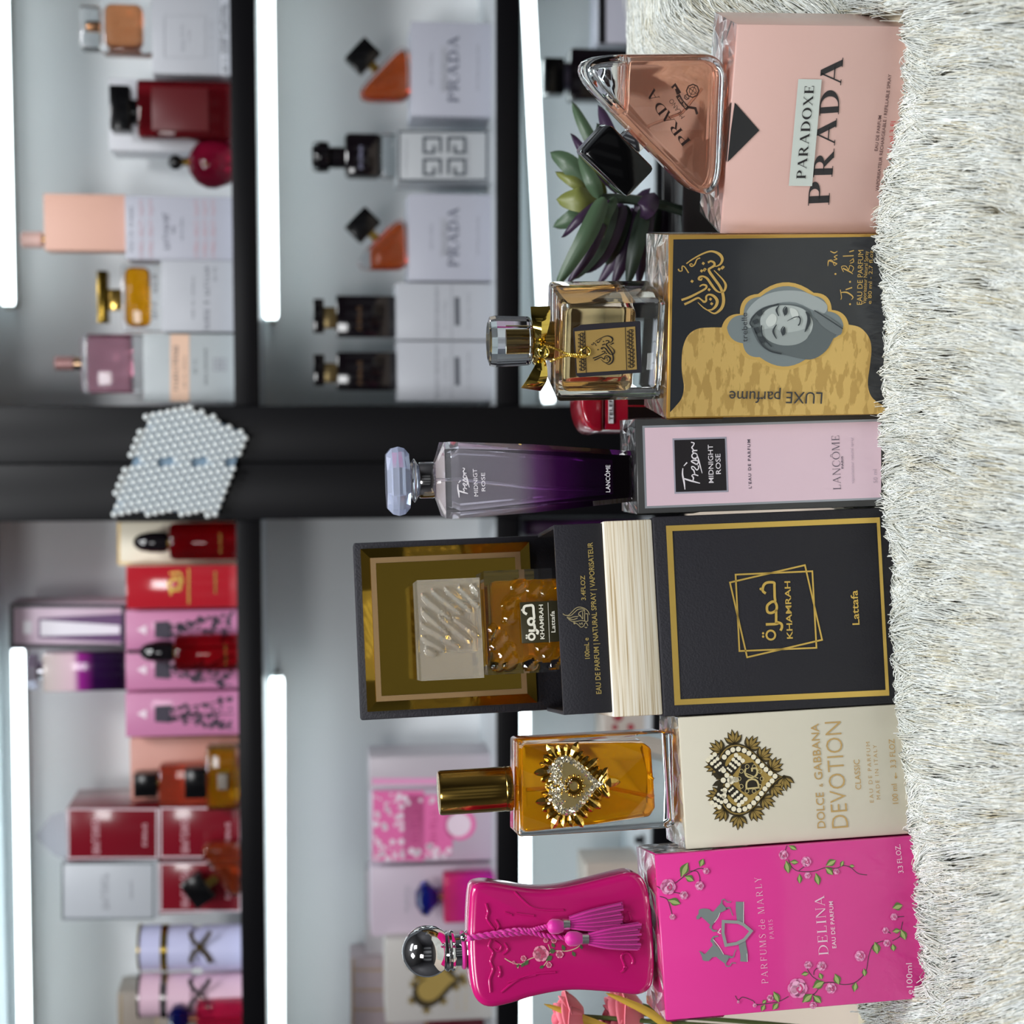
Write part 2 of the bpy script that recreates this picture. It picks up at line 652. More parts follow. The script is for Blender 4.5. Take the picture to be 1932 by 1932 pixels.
shelf_unit = thing('shelving_unit', 'black-edged white wall shelving behind the perfume row, with a wide black post', 'shelving', SH.sub(0, 0, -.9))
def spart(name, x0, x1, y0, y1, z0, z1, mat, bev=0):
    MB().box(x0, x1, y0, y1, z0+.9, z1+.9).build(name, mat, shelf_unit, bev=bev)
for a, b in ((XL, PL), (PR, XR)):
    spart('back_panel', a, b, BACK, BACK+.015, -.45, .85, WHITE_PANEL)
    for zt, zb in ((Z1, Z1b), (Z2, Z2b), (Z3, Z3b), (Z0b+.032, Z0b)):
        spart('shelf_board', a, b, .004, BACK, zb, zt, M((192, 198, 203), .4))
        spart('shelf_edge', a, b, -.004, .0035, zb-.0002, zt+.0002, BLACK_LAM, .0008)
PM = sx(872)
spart('post_panel', PL, PM-.0006, -.012, BACK+.015, -.9, .85, BLACK_LAM, .001)
spart('post_panel', PM+.0006, PR, -.012, BACK+.015, -.9, .85, BLACK_LAM, .001)
spart('side_panel', XL-.03, XL-.0005, -.004, BACK+.015, -.9, .85, BLACK_LAM)
spart('side_panel', XR+.0005, XR+.03, -.004, BACK+.015, -.9, .85, BLACK_LAM)

LED = M((236, 250, 252), .4, emit=5.5)
LEDT = M((236, 250, 252), .4, emit=6)
ALU = M((190, 192, 190), .4, metal=.6)
def led(label, a, b, y=.15):
    """a, b: upper and lower pixel rows at the two ends"""
    (ya, a0, a1), (yb, b0, b1) = a, b
    ax, az0 = SH.hit(a0, ya, y); _, az1 = SH.hit(a1, ya, y)
    bx, bz0 = SH.hit(b0, yb, y); _, bz1 = SH.hit(b1, yb, y)
    o = thing('light_bar', label, 'light', SH.sub(ax, y, az1), 'white light bars of the shelves')
    fr = SH.sub(ax, y, az1)
    L = V((bx-ax, 0, (bz0+bz1-az0-az1)/2))
    r = ((az0-az1) + (bz0-bz1)) / 4
    c0 = V((0, 0, (az0-az1)/2))
    MB().tube([c0, c0+L*.01, c0+L*.5, c0+L*.99, c0+L], [r*.82, r, r, r, r*.82], 14).build('diffuser', LEDT if a0 < 100 else LED, o)
    d = L.normalized()
    for q in (c0+L, ):
        MB().tube([q+d*.0004, q+d*.006], r*.7, 12).build('end_cap', ALU, o)
    m = MB()
    m.add([(p.x, yy, p.z+zz) for p in (c0, c0+L) for yy in (r+.0005, BACK-y-.002) for zz in (-r*.5, r*.5)],
          [(0, 1, 3, 2), (4, 6, 7, 5), (0, 4, 5, 1), (2, 3, 7, 6), (0, 2, 6, 4), (1, 5, 7, 3)])
    m.build('mounting_rail', ALU, o)
led('white light bar over the shelf with the peach bottle', (-150, -14, 13), (576, 2, 29))
led('white light bar over the shelf with the pink lace cartons', (2140, 36, 63), (1222, 22, 46))
led('white light bar above the black-capped orange triangular bottles', (-150, 488, 515), (602, 497, 526))
led('white light bar above the pink floral carton', (2140, 510, 537), (1277, 509, 536))
led('slanting white light bar above the succulent plant', (-150, 977, 1002), (760, 1022, 1048), .13)
led('white light bar in the lowest bay, behind the amber bottle', (2140, 978, 1001), (1335, 976, 1000))

# ------------------------------------------------------------------ goods on the shelves
ID = lambda x, y: (x, y)
def rect(fr, x0, x1, y0, y1, y=0):
    xm, ym = (x0+x1)/2, (y0+y1)/2
    return fr.hit(xm, y1, y)[0], fr.hit(xm, y0, y)[0], fr.hit(x1, ym, y)[1], fr.hit(x0, ym, y)[1]
TXT = M((70, 72, 82), .5)
GREYTXT = M((150, 152, 160), .5)
def carton(label, px, y, dep, col, zb, group=None, rough=.35, name='perfume_carton', cat='box'):
    x0, x1, y0, y1 = px
    xl, xr, _, zt = rect(SH, x0, x1, y0, y1, y)
    wd, h = xr-xl, zt-zb
    fr = SH.sub((xl+xr)/2, y+dep/2, zb)
    o = thing(name, label, cat, fr, group)
    mat = col if not isinstance(col, tuple) else M(col, rough)
    MB().box(-wd/2, wd/2, -dep/2, dep/2, 0, h).build('carton', mat, o, bev=.0008)
    return o, fr, -dep/2-.0004, zt, wd, h
def lines(o, fr, y, rows, mat, name='lettering'):
    d = Dec(fr, y, ID)
    for r in rows:
        d.scribble(*r[:4], **(r[4] if len(r) > 4 else {}))
    return d.build(name, mat, o)
def bottle(label, iy, y, zb, cat='bottle', name='perfume_bottle', group=None):
    fr = SH.sub(sx(iy, y), y, zb)
    return thing(name, label, cat, fr, group), fr
def pp(o, fr, name, mat, px, dep, bev=.001, kind='box', n=24, z0=None, prof=None, seg=2):
    xl, xr, zb, zt = rect(fr, *px)
    if z0 is not None:
        zb = z0
    if kind == 'box':
        return MB().box(xl, xr, -dep/2, dep/2, zb, zt).build(name, mat, o, bev=bev, seg=seg)
    R, H, c = (xr-xl)/2, zt-zb, ((xl+xr)/2, 0)
    pr = prof or [(.92, 0), (1, .04), (1, .95), (.9, 1)]
    return MB().lathe([(r*R, zb+t*H) for r, t in pr], n, c).build(name, mat, o)
GOLD = M((214, 176, 92), .18, metal=1)
BLK = M((10, 10, 12), .18)
BLKG = M((16, 12, 16), .08, coat=.3)
CLEAR = M((238, 242, 244), .03, trans=1, ior=1.42)
WHITEC = (180, 183, 190)
def cap(c, rough=.05):
    return M(c, rough, trans=.85, ior=1.3)

# --- upper shelf, bay of the succulent side
o, fr, y, z, *_ = carton('flat white carton with bold black print lying under the plain white carton', (415, 437, -10, 142), .03, .10, WHITEC, Z1)
lines(o, fr, y, [('EAU DE PARFUM VAPORISATEUR', (430, 138), (429, 4), 9, dict(off=.02)), ('NATURAL SPRAY', (420, 100), (420, 10), 4)], M((22, 24, 30), .5))
o, fr, y, z, *_ = carton('white carton with a thin grey printed frame, under the peach bottle', (286, 415, -8, 140), .03, .10, WHITEC, z+.0003)
d = Dec(fr, y, ID); d.line([(310, 108), (310, 30), (388, 30), (388, 108)], .8, True); d.scribble('LOVE STORY', (348, 96), (347, 44), 6); d.scribble('EAU DE PARFUM', (358, 78), (358, 56), 3); d.scribble('50 ml 1.7 fl.oz', (400, 106), (400, 36), 3)
d.build('lettering', GREYTXT, o)
o, fr = bottle('clear square bottle with peach liquid on the framed white carton', 55, .07, z+.0003)
pp(o, fr, 'glass', CLEAR, (192, 287, 4, 106), .035, .006, z0=0, seg=3)
pp(o, fr, 'liquid', cap((236, 160, 110)), (200, 270, 12, 93), .024, .008, seg=3)
pp(o, fr, 'neck', M((205, 150, 110), .2, metal=1), (164, 194, 42, 62), .012, kind='cyl')
pp(o, fr, 'cap', CLEAR, (153, 192.3, 14, 96), .03, .004)
o, fr, y, z, *_ = carton('tall plain pale carton standing behind the dark red square bottle', (205, 437, 150, 285), .09, .07, (196, 198, 204), Z1)
o, fr = bottle('tall dark red square bottle with a broad black cap', 211, .045, Z1)
pp(o, fr, 'body', cap((150, 34, 44)), (262, 441, 158, 265), .045, .004, z0=0)
pp(o, fr, 'label', M((92, 30, 34), .35), (290, 395, 172, 252), .0462, .0005)
pp(o, fr, 'neck', BLK, (248, 262.5, 188, 236), .024, kind='cyl')
pp(o, fr, 'cap', BLK, (210, 248.5, 166, 250), .04, .002)
o, fr = bottle('round dark red bottle with a black ball stopper and gold collar', 318, .06, Z1)
pp(o, fr, 'body', cap((136, 18, 48)), (356, 441, 262, 356), .05, kind='cyl', z0=0, prof=[(.55, 0), (.8, .1), (1, .42), (.98, .6), (.8, .82), (.45, .96), (.3, 1)])
d = Dec(fr, -.034, ID); d.scribble('P', (392, 312), (392, 304), 10, 'serif'); d.build('emblem', GOLD, o)
pp(o, fr, 'collar', GOLD, (345, 356.5, 297, 313), .01, kind='cyl')
xl, xr, zb, zt = rect(fr, 317, 345.5, 290, 322)
MB().ball(((xl+xr)/2, 0, (zb+zt)/2), (zt-zb)/2).build('stopper', BLK, o)
NUDE = M((222, 176, 158), .55)
o, fr, y, z, *_ = carton('white carton with pink text stripes, under the nude rectangular bottle', (236, 441, 370, 490), .03, .10, (178, 180, 192), Z1)
d = Dec(fr, y, ID)
for t, x, h in (('COLLECTION', 250, 6),):
    d.scribble('EAU DE PARFUM', (x, 474), (x, 388), 5)
d.scribble('BURBERRY', (320, 470), (319, 398), 12, off=.025); d.scribble('HER', (330, 440), (330, 424), 6); d.scribble('EAU DE PARFUM', (345, 452), (345, 410), 4)
d.build('lettering', M((86, 88, 104), .5), o)
d = Dec(fr, y, ID)
for x in (267, 285, 371, 387, 403):
    d.scribble('LONDON LONDON LONDON', (x+3, 486), (x+3, 374), 8, off=.02)
d.build('text_stripes', M((196, 150, 158), .5), o)
o, fr = bottle('nude pink matte rectangular bottle with a slim cap', 425, .075, z+.0003)
pp(o, fr, 'body', NUDE, (88, 237, 370, 476), .04, .0015, z0=0)
pp(o, fr, 'collar', GOLD, (80, 88.5, 443, 461), .012, kind='cyl')
pp(o, fr, 'cap', M((214, 180, 172), .4), (41, 80.5, 437, 468), .02, .001, 'cyl')
o, fr, y, z, *_ = carton('white carton with a black printed line, under the yellow bottle with a wide gold cap', (304, 441, 491, 626), .03, .10, WHITEC, Z1)
lines(o, fr, y, [('DOLCE & GABBANA', (395, 622), (394, 500), 9, dict(off=.015)), ('THE ONE', (408, 530), (408, 504), 5), ('EAU DE PARFUM', (366, 600), (366, 520), 4)], M((92, 94, 106), .5))
o, fr = bottle('yellow bottle with a wide flat gold cap', 562, .075, z+.0003)
pp(o, fr, 'glass', CLEAR, (232, 306, 500, 626), .035, .003, z0=0)
pp(o, fr, 'liquid', cap((246, 172, 20)), (238, 284, 506, 616), .025, .008)
lines(o, fr, -.0182, [('THE ONE', (296, 600), (296, 514), 8)], TXT)
pp(o, fr, 'neck', GOLD, (205, 232.3, 546, 586), .018, .001)
pp(o, fr, 'cap', M((120, 98, 40), .2, metal=1), (186, 205.3, 512, 610), .025, .001)
o, fr, y, z, *_ = carton('white carton with a peach label band, under the pale pink bottle', (270, 442, 630, 758), .03, .10, (174, 181, 184), Z1)
Dec(fr, y, ID).poly([(321, 757), (321, 631), (357, 631), (357, 757)]).build('band', M((226, 190, 166), .5), o)
lines(o, fr, y-.0003, [('IRRESISTIBLE', (336, 736), (336, 650), 9), ('EAU DE PARFUM', (350, 732), (350, 670), 4), ('80 ml', (370, 705), (370, 675), 4), ('GIVENCHY', (390, 725), (390, 655), 4)], TXT)
d = Dec(fr, y, ID)
for q in ((404, 686), (404, 699), (417, 686), (417, 699)):
    d.line([(q[0], q[1]), (q[0]+9, q[1]), (q[0]+9, q[1]-9), (q[0], q[1]-9)], 2.5, True)
d.build('emblem', GREYTXT, o)
o, fr = bottle('pale pink square bottle with a thin rose cap on the peach banded carton', 687, .075, z+.0003)
pp(o, fr, 'glass', CLEAR, (155, 271, 631, 742), .04, .008, z0=0, seg=3)
pp(o, fr, 'liquid', cap((236, 178, 196)), (168, 250, 634.5, 738.5), .034, .005, seg=3)
pp(o, fr, 'collar', M((220, 184, 150), .2, metal=1), (140, 155.5, 674, 698), .018, kind='cyl')
pp(o, fr, 'cap', M((168, 128, 126), .25, metal=.4), (104, 140.5, 672, 699), .02, kind='cyl')

# --- solid pearl panel added in place of a reflection in the glossy post
fr = SH.sub(sx(872, -.03), -.026, sz(470, 872, -.03))
o = thing('beaded_clutch', 'white pearl-beaded panel folded down its middle on the black post', 'clutch', fr)
A, B, C_, D_ = [fr.hit(*p) for p in ((282, 772), (470, 815), (416, 972), (203, 972))]
T_ = fr.hit(362, 768)
m = MB()
poly = [A, T_, B, C_, D_]
MB().prism(inset(poly, .004), .006, .0135).build('backing', M((120, 144, 164), .5), o)
def inside(p, poly):
    c = False
    for i in range(len(poly)):
        (x1, z1), (x2, z2) = poly[i-1], poly[i]
        if (z1 > p[1]) != (z2 > p[1]) and p[0] < (x2-x1)*(p[1]-z1)/(z2-z1)+x1:
            c = not c
    return c
e1 = (V(D_)-V(A)).normalized()
e2 = V((e1.y, -e1.x))
if e2.y > 0:
    e2 = -e2
fold = fr.hit(300, 872)[0]  # crease at the post seam, where the reflection breaks
for i in range(-30, 45):
    for j in range(-30, 45):
        p = V(A) + e1*(i*.0096 + (.0048 if j % 2 else 0)) + e2*j*.0072
        if inside(p, poly) and abs(p.x-fold) > .002:
            m.ball((p.x, .001 + min(abs(p.x-fold), .01)*-.3, p.y), .0037, 8, 6)
m.build('pearls', M((246, 252, 252), .22, coat=.6), o)

# --- upper shelf, other bay (boxes overlap in depth)
ZL = sz(457, 1450)
Z1L = Z1
RED = (118, 20, 34)
o, fr, y, z, *_ = carton('cream carton with a gold edge standing behind the dark red dropper bottle', (222, 450, 984, 1066), .07, .09, (236, 228, 206), Z1)
Dec(fr, y, ID).line([(224, 1064), (224, 986)], 4).line([(226, 1063), (450, 1063)], 4).build('gold_edge', M((190, 160, 100), .35, metal=.6), o)
def red_bottle(label, pb, pc, tip=None):
    ym = (pb[2]+pb[3])/2
    o, fr = bottle(label, ym, .035, Z1, group=None)
    pp(o, fr, 'body', cap((150, 14, 24)), pb, .04, .002, 'cyl', z0=0, prof=[(.98, 0), (1, .03), (1, .94), (.9, 1)])
    pp(o, fr, 'collar', GOLD, (pc[1], pb[0]+.3, pc[2]+6, pc[3]-6), .02, kind='cyl')
    pp(o, fr, 'cap', BLKG, (pc[0], pc[1]+.3, pc[2], pc[3]), .03, kind='cyl', prof=[(.9, 0), (1, .15), (.98, .5), (.8, .8), (.5, .95), (.2, 1)])
    d = Dec(fr, -.0262, ID); x = pb[0]+96; d.scribble('ROUGE', (x, pb[3]-12), (x, pb[2]+14), 5); d.build('lettering', GOLD, o)
    if tip:
        pp(o, fr, 'tip', BLKG, tip, .004, kind='cyl')
red_bottle('dark red cylindrical bottle with a domed black cap before the cream carton', (322, 446, 986, 1056), (252, 316, 1003, 1043))
o, fr, y, z, *_ = carton('glossy red carton with a gold emblem beside the cream carton', (238, 450, 1067, 1147), .04, .12, M((176, 34, 46), .12, coat=.6), Z1)
d = Dec(fr, y, ID); d.line([(322, 1118), (318, 1100), (330, 1090), (342, 1098), (338, 1112), (326, 1112)], 7, True); d.line([(345, 1096), (338, 1080), (320, 1082)], 5); d.line([(356, 1140), (356, 1072)], 4); d.line([(406, 1120), (406, 1078)], 4)
d.build('emblem', GOLD, o)
PINK = M((196, 124, 164), .35, coat=.3)
LACE = M((58, 52, 66), .5)
def lace(d, yc, s=1):
    d.poly([(292, yc-15), (320, yc-17), (322, yc+17), (292, yc+15)])
    rnd = random.Random(int(yc))
    for i in range(70):
        x = rnd.uniform(318, 438)
        wd = 12 + (x-318)*.17
        d.disc((x, yc + rnd.uniform(-wd, wd)), rnd.uniform(2, 6), 7)
    for k in (-1, 0, 1):
        d.line([(320, yc+8*k), (380, yc+16*k), (440, yc+30*k)], 2.2)
zp = None
for i, (a, b, lab) in enumerate(((1151, 1226, 'pink carton with black lace print next to the glossy red carton'), (1228, 1300, 'middle pink lace-print carton, behind the red bottle with the pointed cap'), (1306, 1388, 'pink lace-print carton next to the brown pink carton'))):
    o, fr, y, zp, *_ = carton(lab, (237, 452, a, b), .055, .10, PINK, Z1, 'pink lace-print cartons')
    d = Dec(fr, y, ID)
    lace(d, (a+b)/2)
    d.build('lace_print', LACE, o)
    d = Dec(fr, y, ID); q = (a+b)/2; d.poly([(258, q), (276, q-9), (276, q+9)]); d.build('motif', M((240, 220, 232), .5), o)
red_bottle('dark red cylindrical bottle with a pointed black cap before the pink lace cartons', (332, 452, 1196, 1266), (264, 328, 1209, 1250), (240, 265, 1226, 1233))
VIO = ramp_mat([(0, (24, 8, 34)), (.4, (70, 16, 92)), (.62, (226, 196, 214)), (1, (214, 206, 214))], 0, .12, .15)
o, fr, y, z, *_ = carton('black-edged window carton with a silver purple bottle, on the pink lace cartons', (18, 237, 1138, 1223), .08, .07, (208, 186, 204), zp+.0003)
d = Dec(fr, y, ID)
d.line([(22, 1219), (22, 1143), (233, 1143), (233, 1219)], 8, True); d.build('border', M((28, 24, 36), .4), o)
d = Dec(fr, y, ID); d.poly([(72, 1204), (72, 1166), (230, 1158), (230, 1212)]); d.build('printed_bottle', M((84, 40, 96), .3), o)
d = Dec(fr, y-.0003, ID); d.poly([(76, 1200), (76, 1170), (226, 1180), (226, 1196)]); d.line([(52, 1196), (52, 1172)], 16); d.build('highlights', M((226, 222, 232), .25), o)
o, fr = bottle('clear to purple tapered bottle on the pink lace cartons, beside the window carton', 1264, .11, zp+.0003)
pp(o, fr, 'body', ramp_mat([(0, (16, 8, 24)), (.42, (40, 12, 56)), (.6, (150, 40, 140)), (.68, (222, 190, 204)), (1, (226, 214, 210))], 0, .10, .1), (84, 236, 1228, 1300), .035, .003, z0=0)
pp(o, fr, 'neck', M((200, 200, 208), .2, metal=1), (72, 84.3, 1248, 1282), .02, kind='cyl')
pp(o, fr, 'cap', M((186, 180, 196), .1, metal=.5), (54, 72.3, 1232, 1300), .03, .003, 'cyl', n=8)
o, fr, y, z, *_ = carton('wide rosy brown carton behind the yellow and orange bottles', (246, 453, 1391, 1520), .09, .10, (196, 140, 126), Z1)
o, fr = bottle('glowing orange bottle with a black square cap before the rosy brown carton', 1478, .075, Z1)
pp(o, fr, 'body', cap((240, 110, 80)), (302, 455, 1440, 1516), .03, .003, z0=0)
pp(o, fr, 'neck', GOLD, (297, 302.3, 1468, 1484), .01, kind='cyl')
pp(o, fr, 'cap', BLK, (254, 297.3, 1457, 1500), .025, .001)
o, fr = bottle('squat yellow bottle with a black cap at the front of the upper shelf', 1465, .03, Z1)
pp(o, fr, 'glass', CLEAR, (390, 456, 1406, 1524), .03, .004, z0=0)
pp(o, fr, 'liquid', cap((250, 208, 40)), (396, 444, 1412, 1518), .02, .003)
pp(o, fr, 'label', M((120, 112, 104), .4), (412, 430, 1455, 1484), .0312, .0003)
pp(o, fr, 'cap', BLK, (350, 390.3, 1448, 1502), .025, .001)
def red_box(label, px, zb, tip=None, y=.05):
    o, fr, yy, z, w_, h_ = carton(label, px, y, .10, M(RED, .2, coat=.5), zb)
    x0, x1, y0, y1 = px
    d = Dec(fr, yy, ID)
    xm = x0 + (x1-x0)*.36
    d.scribble('AMOUAGE', (xm, y1-12), (xm-1, y0+14), 14, 'serif', wt=.8); d.scribble('OPUS', (x1-22, y1-26), (x1-22, y0+26), 8, 'serif', wt=.7)
    d.build('lettering', M((222, 180, 190), .4), o)
    d = Dec(fr, yy, ID); d.line([(x0+3, y1-3), (x0+3, y0+3), (x1-3, y0+3), (x1-3, y1-3)], 3, True); d.build('film_edge', M((222, 206, 214), .2), o)
    if tip:
        a, b, c = fr.hit(tip, (y0+y1)/2), fr.hit(x0, y1), fr.hit(x0, y0)
        q = [(b[0], h_+.0003), (c[0], h_+.0003), (c[0]*.75, h_ + (a[1]-h_)*.55), (a[0], a[1]), (b[0]*.75, h_ + (a[1]-h_)*.55)]
        MB().prism(q, -.012, -.011).build('film_flap', M((236, 236, 244), .12, trans=.9, ior=1.08), o)
    return z
zr_ = red_box('lower glossy red carton, standing on the shelf under the red one with the film flap', (300, 456, 1522, 1620), Z1)
red_box('upper red carton with a clear film flap sticking up', (126, 299, 1524, 1622), zr_+.0003, 70)
zr_ = red_box('red carton behind the tilted orange triangular bottle on the upper shelf', (300, 456, 1626, 1722), Z1)
o, fr, y, z, *_ = carton('white carton with a grey border on top of the red carton', (116, 299, 1627, 1735), .05, .10, (186, 191, 198), zr_+.0003)
d = Dec(fr, y, ID); d.line([(118, 1733), (118, 1629), (289, 1629), (289, 1733)], 3.5, True); d.build('border', M((110, 118, 124), .4), o)
lines(o, fr, y, [('AMOUAGE', (206, 1715), (204, 1645), 14, dict(kind='serif', wt=.7)), ('INTERLUDE', (250, 1695), (250, 1660), 5)], GREYTXT)

def tri_bottle(label, apex, ra, other, capc, level, y, zb, cs=1.0, name_up=True):
    """triangular bottle: apex, right-angled corner, far corner as pixels; cap on the long side"""
    o, fr = bottle(label, (ra[1]+other[1])/2, y, zb)
    P = [fr.hit(*p) for p in (apex, ra, other)]
    P = [(a, max(b, .0)) for a, b in P]
    P[1], P[2] = (P[1][0], 0), (P[2][0], 0)
    poly = roundpoly(P, .014)
    zc = max(p[1] for p in poly)
    MB().prism(poly, -.015, .015).build('glass', CLEAR, o, bev=.004, seg=3)
    ins = clip_below(inset(poly, .004), fr.hit(level, ra[1])[1])
    MB().prism(ins, -.009, .009).build('liquid', cap((240, 118, 62)), o, bev=.002)
    a, b = V(P[0]), V(P[2])
    d = (b-a).normalized()
    n = V((-d.y, d.x))
    if n.y < 0: n = -n
    c = V(fr.hit(*capc))
    def blk(c, du, dn, dy):
        q = [c + d*u*du + n*v*dn for u, v in ((-1, -1), (1, -1), (1, 1), (-1, 1))]
        return MB().prism([tuple(p) for p in q], -dy, dy)
    blk(c, .0185*cs, .0142*cs, .010).build('cap', BLK, o, bev=.002)
    dist = (c-a).dot(n) - 0.0142*cs
    blk(c - n*(0.0142*cs + dist/2), .005, dist/2 - .0002, .005).build('neck', GOLD, o)
    m_ = (a*.5+b*.5)
    k = Dec(fr, -.0153, ID)
    L = [(.5, .62), (.5, .5)]
    ctr = (V(P[0])+V(P[1])+V(P[2]))/3
    dd = d if d.x > 0 else -d
    up = n if n.y > 0 else -n
    def put(txt, off, hw, h):
        pts, fs, wd = serif(txt, .9)
        s0 = ctr + up*off - dd*hw
        k.raw([tuple(s0 + dd*(x/wd*2*hw) + up*(yv*h)) for x, yv in pts], fs)
    put('PRADA', .004, .018, .006)
    put('MILANO', -.004, .008, .0025)
    k.build('lettering', M((96, 40, 24), .4), o)
    return o
tri_bottle('orange triangular bottle before the red carton on the upper shelf', (366, 1590), (456, 1590), (456, 1716), (374, 1678), 372, .03, Z1)
def tube_box(label, px, y, col, ring, bow=None):
    o, fr = bottle(label, (px[2]+px[3])/2, y, Z1, 'box', 'round_gift_box')
    x0, x1, y0, y1 = px
    c = M(col, .3, coat=.3)
    rg = M(ring, .2, metal=1)
    pp(o, fr, 'body', c, (x0+120, x1, y0, y1), .05, kind='cyl', z0=0, prof=[(1, 0), (1, 1)])
    pp(o, fr, 'waist', c, (x0+100, x0+120.3, y0+5, y1-5), .05, kind='cyl', prof=[(1, 0), (1, 1)])
    pp(o, fr, 'collar', c, (x0+55, x0+100.3, y0+1, y1-1), .05, kind='cyl', prof=[(1, 0), (1, 1)])
    pp(o, fr, 'lid', c, (x0+4, x0+43, y0+1, y1-1), .05, kind='cyl', prof=[(1, 0), (1, 1)])
    for a, b in ((x0, x0+4.3), (x0+43, x0+55.3)):
        pp(o, fr, 'metal_ring', rg, (a, b, y0, y1), .05, kind='cyl', prof=[(1, 0), (1, 1)])
    d = Dec(fr, -.0325 if y1-y0 > 80 else -.03, ID)
    ym = (y0+y1)/2
    for s_ in (-1, 1):
        d.line([(x0+112, ym), (x0+98, ym+s_*18), (x0+96, ym+s_*30)], 8); d.line([(x0+112, ym), (x0+128, ym+s_*18), (x0+134, ym+s_*30)], 8)
    d.build('bow', rg, o)
tube_box('lavender cylindrical gift box with gold rings', (263, 458, 1745, 1829), .06, (196, 198, 232), (206, 176, 80))
tube_box('pale pink cylindrical gift box with silver rings', (262, 458, 1835, 1918), .06, (220, 186, 204), (196, 190, 190))
o, fr = bottle('crimson bottle with a faceted blue stopper, before the pink cylindrical box', 1922, .025, Z1)
pp(o, fr, 'body', cap((214, 40, 84)), (372, 459, 1887, 1958), .03, .003, z0=0)
pp(o, fr, 'neck', M((220, 150, 120), .2, metal=1), (356, 372.3, 1914, 1930), .012, kind='cyl')
pp(o, fr, 'stopper', cap((24, 34, 120), .08), (318, 356.3, 1894, 1950), .03, kind='cyl', n=8, prof=[(.4, 0), (1, .4), (.9, .75), (.4, 1)])
zt_ = Z1
for i, (a, lab) in enumerate(((372, 'taupe flat carton, bottom one behind the pink cylindrical box'), (290, 'taupe flat carton in the middle of the stack behind the pink cylindrical box'), (222, 'taupe flat carton topping the stack behind the pink cylindrical box'))):
    o, fr, y, zt_, *_ = carton(lab, (a, a+70, 1872, 1990), .14, .06, (150, 140, 130), zt_+.0003 if i else Z1, 'taupe flat cartons')
    Dec(fr, y, ID).line([(a+6, 1985), (a+6, 1876)], 2.5).build('gold_line', M((200, 172, 120), .35, metal=.5), o)

# --- middle shelf, bay of the succulent side
def prada_box(label, px):
    o, fr, y, z, *_ = carton(label, px, .055, .09, (176, 178, 190), Z2)
    x0, x1, y0, y1 = px
    d = Dec(fr, y, ID); d.poly([(830, y1-46), (830, y0+44), (844, y0+44), (844, y1-46)]); d.build('label_strip', M((170, 172, 182), .5), o)
    d = Dec(fr, y-.0003, ID); d.text('PRADA', (865, y1-26), (865, y0+26), 20, 'serif', wt=.9); d.build('brand_name', M((92, 96, 112), .5), o)
    d = Dec(fr, y-.0003, ID); d.scribble('PARADOXE', (842, y1-50), (842, y0+48), 9, 'serif', wt=.8); d.scribble('EAU DE PARFUM', (815, y1-60), (815, y0+56), 4); d.scribble('REFILLABLE', (903, y1-50), (903, y0+40), 3); d.build('lettering', GREYTXT, o)
    return z
z = prada_box('white carton under the fuller orange triangular bottle, middle shelf', (776, 922, 42, 220))
tri_bottle('fuller orange triangular bottle with its black cap, middle shelf', (657, 192), (774, 192), (774, 70), (684, 107), 672, .09, z+.0003)
z = prada_box('white carton under the half-empty triangular bottle, middle shelf', (771, 922, 366, 530))
tri_bottle('half-empty orange triangular bottle with a clear tip, middle shelf', (654, 510), (769, 510), (769, 394), (684, 425), 699, .09, z+.0003)
o, fr, y, z, *_ = carton('white carton with a black maze emblem and black border', (750, 922, 246, 342), .045, .09, (180, 184, 188), Z2)
d = Dec(fr, y, ID)
d.line([(753, 340), (753, 248), (919, 248), (919, 340)], 4, True)
for cx, cy, sx_, sy_ in ((815, 274, 1, 1), (862, 274, 1, -1), (815, 315, 1, 1), (862, 315, 1, -1)):
    f = lambda a, b: (cx + a*1.0, cy + b*sy_) if False else (cx + a, cy + b)
    s = 1 if cx < 840 else -1
    d.line([(cx+s*16, cy+14), (cx+s*16, cy-14), (cx-s*15, cy-14), (cx-s*15, cy+14), (cx+s*4, cy+14), (cx+s*4, cy)], 5)
d.build('maze_emblem', M((64, 72, 80), .5), o)
lines(o, fr, y, [('GIVENCHY', (886, 330), (886, 262), 4), ("L'INTERDIT", (768, 330), (768, 262), 4)], GREYTXT)
o, fr = bottle('black bottle with a big round cap on the maze-emblem carton', 295, .09, z+.0003)
pp(o, fr, 'base', CLEAR, (719, 751, 256, 336), .035, .002, z0=0)
pp(o, fr, 'body', BLKG, (650, 719.4, 254, 337), .035, .006)
lines(o, fr, -.0178, [('GIVENCHY', (684, 318), (684, 272), 7)], M((150, 150, 176), .4))
pp(o, fr, 'neck', BLKG, (624, 650.3, 277, 318), .02, kind='cyl')
pp(o, fr, 'cap', BLKG, (589, 624.3, 266, 326), .03, kind='cyl', prof=[(.6, 0), (.95, .12), (1, .5), (.95, .85), (.8, 1)])
